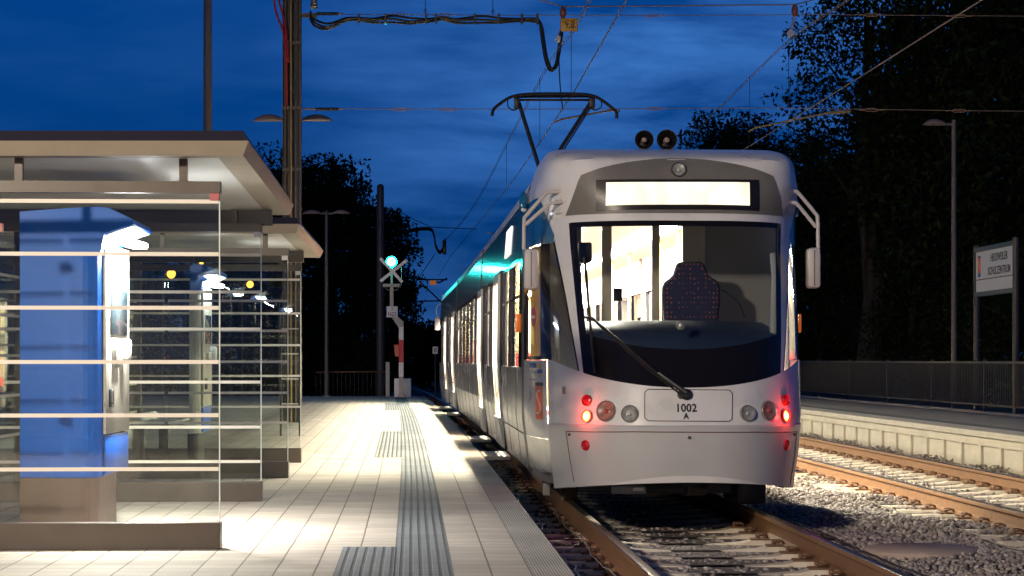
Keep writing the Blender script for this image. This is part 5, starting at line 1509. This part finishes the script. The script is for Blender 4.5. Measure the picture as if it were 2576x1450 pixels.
for s in (-1, 1):
    # lower wall, upper band, cornice
    cuts = [VE]+[x for ab in doors for x in (ab[0]-.04, ab[1]+.04)]+[VL]
    for k in range(0, len(cuts), 2): obj('side_wall', sidebox(MB(), s, cuts[k], cuts[k+1], ZB, ZW0), M_silver, tram)
    mb = MB(); sidebox(mb, s, VE, VL, ZW1, ZU); obj('side_band', mb, M_blue, tram)
    rows = [[T(s*u, v, z) for v in np.linspace(VE, VL, 24)] for u, z in ((W(ZU)+.01, ZU-.005), (W(2.62)+.005, 2.63), (W(2.70), 2.705), (W(2.70)-.12, 2.72))]
    obj('cornice', MB().grid(rows, flip=(s > 0)), M_cornice, tram)
    # pillars between windows
    edges = sorted(wins+doors)
    prev = VE
    for a, b in edges:
        g = .04 if (a, b) in doors else 0
        if a-g-prev > .02: obj('window_pillar', sidebox(MB(), s, prev, a-g, ZW0, ZW1), M_frit, tram)
        prev = b+g
    obj('window_pillar', sidebox(MB(), s, prev, VL, ZW0, ZW1), M_frit, tram)
    for a, b in wins:
        w_ = obj('window', sidesheet(s, a, b, ZW0, ZW1, -.012), M_glass_tint, tram)
        mb = MB()
        sidebox(mb, s, a, a+.03, ZW0, ZW1, .004, .01); sidebox(mb, s, b-.03, b, ZW0, ZW1, .004, .01)
        sidebox(mb, s, a+.03, b-.03, ZW1-.035, ZW1, .004, .01); sidebox(mb, s, a+.03, b-.03, ZW1-.38, ZW1-.355, .004, .01)
        obj('window_frame', mb, M_frit, w_)
    for a, b in doors:
        mb = MB(); sidebox(mb, s, a-.04, a, ZB, 2.03, .02, .07); sidebox(mb, s, b, b+.04, ZB, 2.03, .02, .07); sidebox(mb, s, a-.04, b+.04, 2.03, 2.06, .02, .07)
        dr = obj('door', mb, M_rubber, tram)
        m_ = (a+b)/2
        for q0, q1 in ((a+.005, m_-.012), (m_+.012, b-.005)):
            mb = MB()
            sidebox(mb, s, q0, q0+.075, ZB+.03, 2.02, .045, .045); sidebox(mb, s, q1-.075, q1, ZB+.03, 2.02, .045, .045)
            sidebox(mb, s, q0+.075, q1-.075, ZB+.03, .42, .043, .04); sidebox(mb, s, q0+.075, q1-.075, 1.93, 2.02, .043, .04)
            obj('door_leaf', mb, M_doorframe, dr)
            obj('door_glass', sidesheet(s, q0+.075, q1-.075, .42, 1.93, .03), M_glass_door, dr)
        obj('centre_seal', sidebox(MB(), s, m_-.012, m_+.012, ZB+.03, 2.02, .038, .03), M_rubber, dr)
        if s < 0:
            q = [T(-W(.1)-.24, a+.05, -.045), T(-W(.1)+.05, a+.05, -.045), T(-W(.1)+.05, b-.05, -.045), T(-W(.1)-.24, b-.05, -.045)]
            mb = MB(); mb.add(q+[p+Vector((0, 0, .045)) for p in q], [(0,3,2,1),(4,5,6,7),(0,1,5,4),(1,2,6,5),(2,3,7,6),(3,0,4,7)])
            obj('step', mb, M_step, dr, bevel=.01)
            for v in (a+.25, b-.25): obj('step_bracket', MB().tube(smooth([T(-W(.1)-.05, v, -.05), T(-W(.1)+.0, v, -.12), T(-W(.1)+.12, v, -.14)], 4), .02, 6), M_galv, dr)
    # panel joints on the lower wall
    for v in (3.6, 5.4, 8.9, 10.4, 14.2, 16.0, 17.9, 19.7, 21.5, 23.3, 27.4, 29.1, 32.8, 34.4): obj('panel_seam', sidebox(MB(), s, v-.006, v+.006, .09, .98, .002, .01), M_seam, tram)
    obj('panel_seam', sidebox(MB(), s, 2.65, 6.5, .385, .397, .002, .01), M_seam, tram)
    # lining inside
    mb = MB(); sidebox(mb, s, 2.7, VL-.1, ZW1, 2.50, -.05, .01)
    pv_ = 2.7
    for a, b in edges:
        if a-pv_ > .02: sidebox(mb, s, pv_, a, ZW0+.002, ZW1-.002, -.05, .01)
        pv_ = b
    for k in range(0, len(cuts), 2): sidebox(mb, s, max(2.7, cuts[k]), min(VL-.1, cuts[k+1]), .12, ZW0, -.05, .01)
    obj('lining', mb, M_inner, tram)
# lit side display in the blue band and a brown bar at each articulation
M_sdisp = emit_mat('side_display_lit', (1, .95, .80), 1.6)
obj('side_display', sidebox(MB(), -1, 5.0, 6.05, 2.16, 2.45, .006, .008), M_sdisp, tram)
M_bellows = mat('bellows_brown', (.10, .055, .04), .7)
for v in (12.98, 24.72):
    mb = MB(); sidebox(mb, -1, v, v+.22, ZB, 2.62, .03, .08); sidebox(mb, 1, v, v+.22, ZB, 2.62, .03, .08)
    mb.add([T(-1.1, v, 2.86), T(1.1, v, 2.86), T(1.1, v+.22, 2.86), T(-1.1, v+.22, 2.86)], [(0, 1, 2, 3)])
    obj('articulation', mb, M_bellows, tram)
# roof, floor, ceiling, rear
rows = [[T(u, v, 2.72+.14*(1-(u/.95)**2)) for u in np.linspace(-.95, .95, 11)] for v in np.linspace(VE-.02, VL, 26)]
obj('roof', MB().grid(rows), M_cornice, tram)
for v0_, v1_ in ((13.6, 15.4), (17.5, 20.5), (26.0, 29.5)):
    mb = MB(); q = [T(-.7, v0_, 2.8), T(.7, v0_, 2.8), T(.7, v1_, 2.8), T(-.7, v1_, 2.8)]
    mb.add(q+[p+Vector((0, 0, .26)) for p in q], [(4,5,6,7),(0,1,5,4),(1,2,6,5),(2,3,7,6),(3,0,4,7)])
    obj('roof_box', mb, M_cornice, tram, bevel=.03)
rows = [[T(u, v, .12) for u in (-1.12, 0, 1.12)] for v in np.linspace(1.0, VL, 26)]
obj('floor', MB().grid(rows, smooth=False), mat('floor_vinyl', (.22, .21, .20), .5), tram)
rows = [[T(u, v, 2.50) for u in (-1.10, 0, 1.10)] for v in np.linspace(VB+.05, VL, 26)]
obj('ceiling', MB().grid(rows, smooth=False, flip=True), M_inner, tram)
mb = MB(); mb.add([T(-1.13, VL, .05), T(1.13, VL, .05), T(1.13, VL, 2.72), T(-1.13, VL, 2.72)], [(0, 1, 2, 3)])
obj('rear_wall', mb, M_inner, tram)
M_strip = emit_mat('saloon_lamp', (1.0, .91, .74), 520)
for u0 in (-.62, .46):
    rows = [[T(u, v, 2.485) for u in (u0, u0+.16)] for v in np.linspace(2.7, VL-.3, 40)]
    obj('ceiling_lamp', MB().grid(rows, smooth=False, flip=True), M_strip, tram)
# seats, poles and a ceiling hanger row inside
M_pseat = mat('seat_red', (.30, .03, .035), .8); M_yel = mat('pole_yellow', (.62, .48, .20), .35)
for v in (9.0, 10.2, 14.6, 16.2, 17.8, 19.4, 21.0, 22.6, 27.6, 29.2, 33.0, 34.4):
    for s in (-1, 1):
        c = lambda u, vv, z: T(s*u, v+vv, z)
        mb = MB(); rows = [[c(u, 0, .45), c(u, .42, .45), c(u, .50, .60), c(u, .56, 1.15), c(u, .60, 1.15), c(u, .56, .55), c(u, .45, .38), c(u, 0, .38), c(u, 0, .45)] for u in (.50, 1.04)]
        mb.grid(rows, smooth=False)
        obj('passenger_seat', mb, M_pseat, tram)
mb = MB()
for v in (6.4, 8.1, 11.4, 13.6, 24.8, 26.5, 30.2, 31.9):
    for s in (-.75, .75): mb.tube([T(s, v, .12), T(s, v, 2.5)], .018, 7)
obj('grab_pole', mb, M_yel, tram)
# under the floor: bogie wheels, skirts, coupler gear and the small grey box
obj('underframe', MB().box(tuple(T(-.55, 1.4, -.08)), tuple(T(.55, 1.5, .10))), M_black, tram)
mb = MB(); rows = [[T(u, v, z) for u, z in ((-1.0, .07), (-.62, -.12), (.62, -.12), (1.0, .07))] for v in np.linspace(3.0, VL-.5, 22)]
mb.grid(rows, smooth=False, flip=True); mb.add(rows[0], [(0, 1, 2, 3)])
obj('underframe', mb, M_black, tram)
M_wheel = mat('wheel_steel', (.10, .075, .06), .5, metal=.5)
for v in (2.6, 4.4, 17.3, 19.1, 32.6, 34.4):
    for s in (-1, 1):
        c = T(s*.75, v, RAIL_Z+.305)
        o = obj('wheel', MB().lathe(c, T(1, v, 0)-T(0, v, 0), [(.0, -.05), (.10, -.06), (.12, -.03), (.24, -.03), (.26, -.06), (.295, -.06), (.295, .05), (.26, .06), (.0, .06)], 28), M_wheel, tram)
obj('bogie_frame', MB().box(tuple(T(-.98, 2.3, -.06)), tuple(T(-.90, 4.8, .10))).box(tuple(T(.90, 2.3, -.06)), tuple(T(.98, 4.8, .10))), M_black, tram)
M_gearbox = mat('grey_box', (.22, .23, .24), .5)
a, b = at(1540, 1243, V0+.9), at(1622, 1222, V0+1.1)
gb = obj('cable_box', MB().rbox((a.x, a.y, a.z), (b.x, b.y, b.z), .008), M_gearbox, tram)
obj('label_plate', MB().box((a.x+(b.x-a.x)*.62, a.y-.003, a.z+(b.z-a.z)*.45), (a.x+(b.x-a.x)*.92, a.y-.0005, a.z+(b.z-a.z)*.9)), M_white_sign, gb)
obj('hose', MB().tube([at(1625, 1232, V0+.95), at(1660, 1233, V0+.95), at(1720, 1233, V0+.95)], .035, 10).tube([at(1720, 1233, V0+.95), at(1770, 1233, V0+1.2)], .05, 10), M_black, tram)
obj('rail_guard', MB().rbox(tuple(T(-1.02, 2.30, -.16)), tuple(T(-.95, 2.42, .10)), .008), M_silver, tram)
obj('rail_guard', MB().rbox(tuple(T(.60, 1.4, -.18)), tuple(T(.86, 1.5, .06)), .02), M_black, tram)
# horns on the cab roof
for px, r, d in ((1621, 24, 19.3), (1678, 26, 19.15)):
    c = at(px, 352, d); R_ = r/FPX*d
    o = obj('horn', MB().lathe(c, (0, 1, 0), [(R_*.93, .012), (R_, 0), (R_*1.0, .01), (R_*.62, .13), (R_*.34, .24), (R_*.30, .42), (0, .43)], 28, True, False), mat('horn_grey', (.13, .10, .09), .5), tram)
    obj('horn_throat', MB().lathe(c, (0, 1, 0), [(R_*.92, .004), (R_*.58, .11), (R_*.34, .14), (0, .15)], 28, True, False), M_black, o)
    obj('horn_plug', MB().lathe(c+Vector((0, .03, 0)), (0, -1, 0), [(R_*.30, -.10), (R_*.30, 0), (R_*.22, .02), (0, .025)], 18), mat('horn_plug', (.30, .22, .20), .5), o)
    obj('horn_foot', MB().rbox((c.x-.035, c.y+.12, 2.84), (c.x+.035, c.y+.20, c.z-R_*.2), .006), M_black, o)
# pantograph
DP = 31.6
def Q(px, py, dy=0): return at(px, py, DP+dy)
M_panto = mat('pantograph_dark', (.020, .017, .018), .45)
pg = obj('pantograph', MB().tube([Q(1305, 258), Q(1348, 395), Q(1367, 458)], .030, 8).tube([Q(1486, 258), Q(1412, 372), Q(1367, 458)], .030, 8).tube([Q(1492, 262, .05), Q(1424, 368, .05), Q(1378, 450, .05)], .012, 6).tube([Q(1367, 458), T(.0, 16.8, 2.92)], .045, 10), M_panto, tram)
for dy in (-.18, .18):
    bow = smooth([Q(1238, 292, dy), Q(1240, 280, dy), Q(1248, 269, dy), Q(1278, 248, dy), Q(1305, 240, dy), Q(1340, 237, dy), Q(1395, 236.5, dy), Q(1450, 237, dy), Q(1485, 240, dy), Q(1510, 250, dy), Q(1540, 272, dy), Q(1551, 284, dy), Q(1551, 298, dy)], 4)
    obj('contact_strip', MB().tube(bow, .024, 8), M_panto, pg)
obj('cross_bar', MB().tube([Q(1298, 252), Q(1495, 252)], .018, 8).tube([Q(1300, 244), Q(1490, 243)], .020, 8), M_panto, pg)
for x in (1300, 1489):
    mb = MB()
    mb.rbox(tuple(Q(x-7, 270, -.1)), tuple(Q(x+7, 246, .1)), .01)
    mb.tube(smooth([Q(x-22 if x < 1400 else x+22, 250), Q(x-22 if x < 1400 else x+24, 268), Q(x-8 if x < 1400 else x+8, 278), Q(x+6 if x < 1400 else x-4, 268), Q(x+4, 258)], 4), .010, 6)
    obj('head_joint', mb, M_panto, pg)
obj('base_frame', MB().box(tuple(T(-.5, 15.8, 2.84)), tuple(T(.5, 17.6, 2.92))), M_panto, pg)
# mirror at the far end of the tram
c = at(1100, 815, V0+34)
o = obj('mirror', MB().rbox((c.x-.06, c.y-.1, c.z-.16), (c.x+.06, c.y+.1, c.z+.16), .03), M_mir, tram)
obj('arm', MB().tube(smooth([c+Vector((0, 0, .14)), c+Vector((-.02, 0, .38)), c+Vector((.1, 0, .5))], 4), .014, 6), M_arm, o)
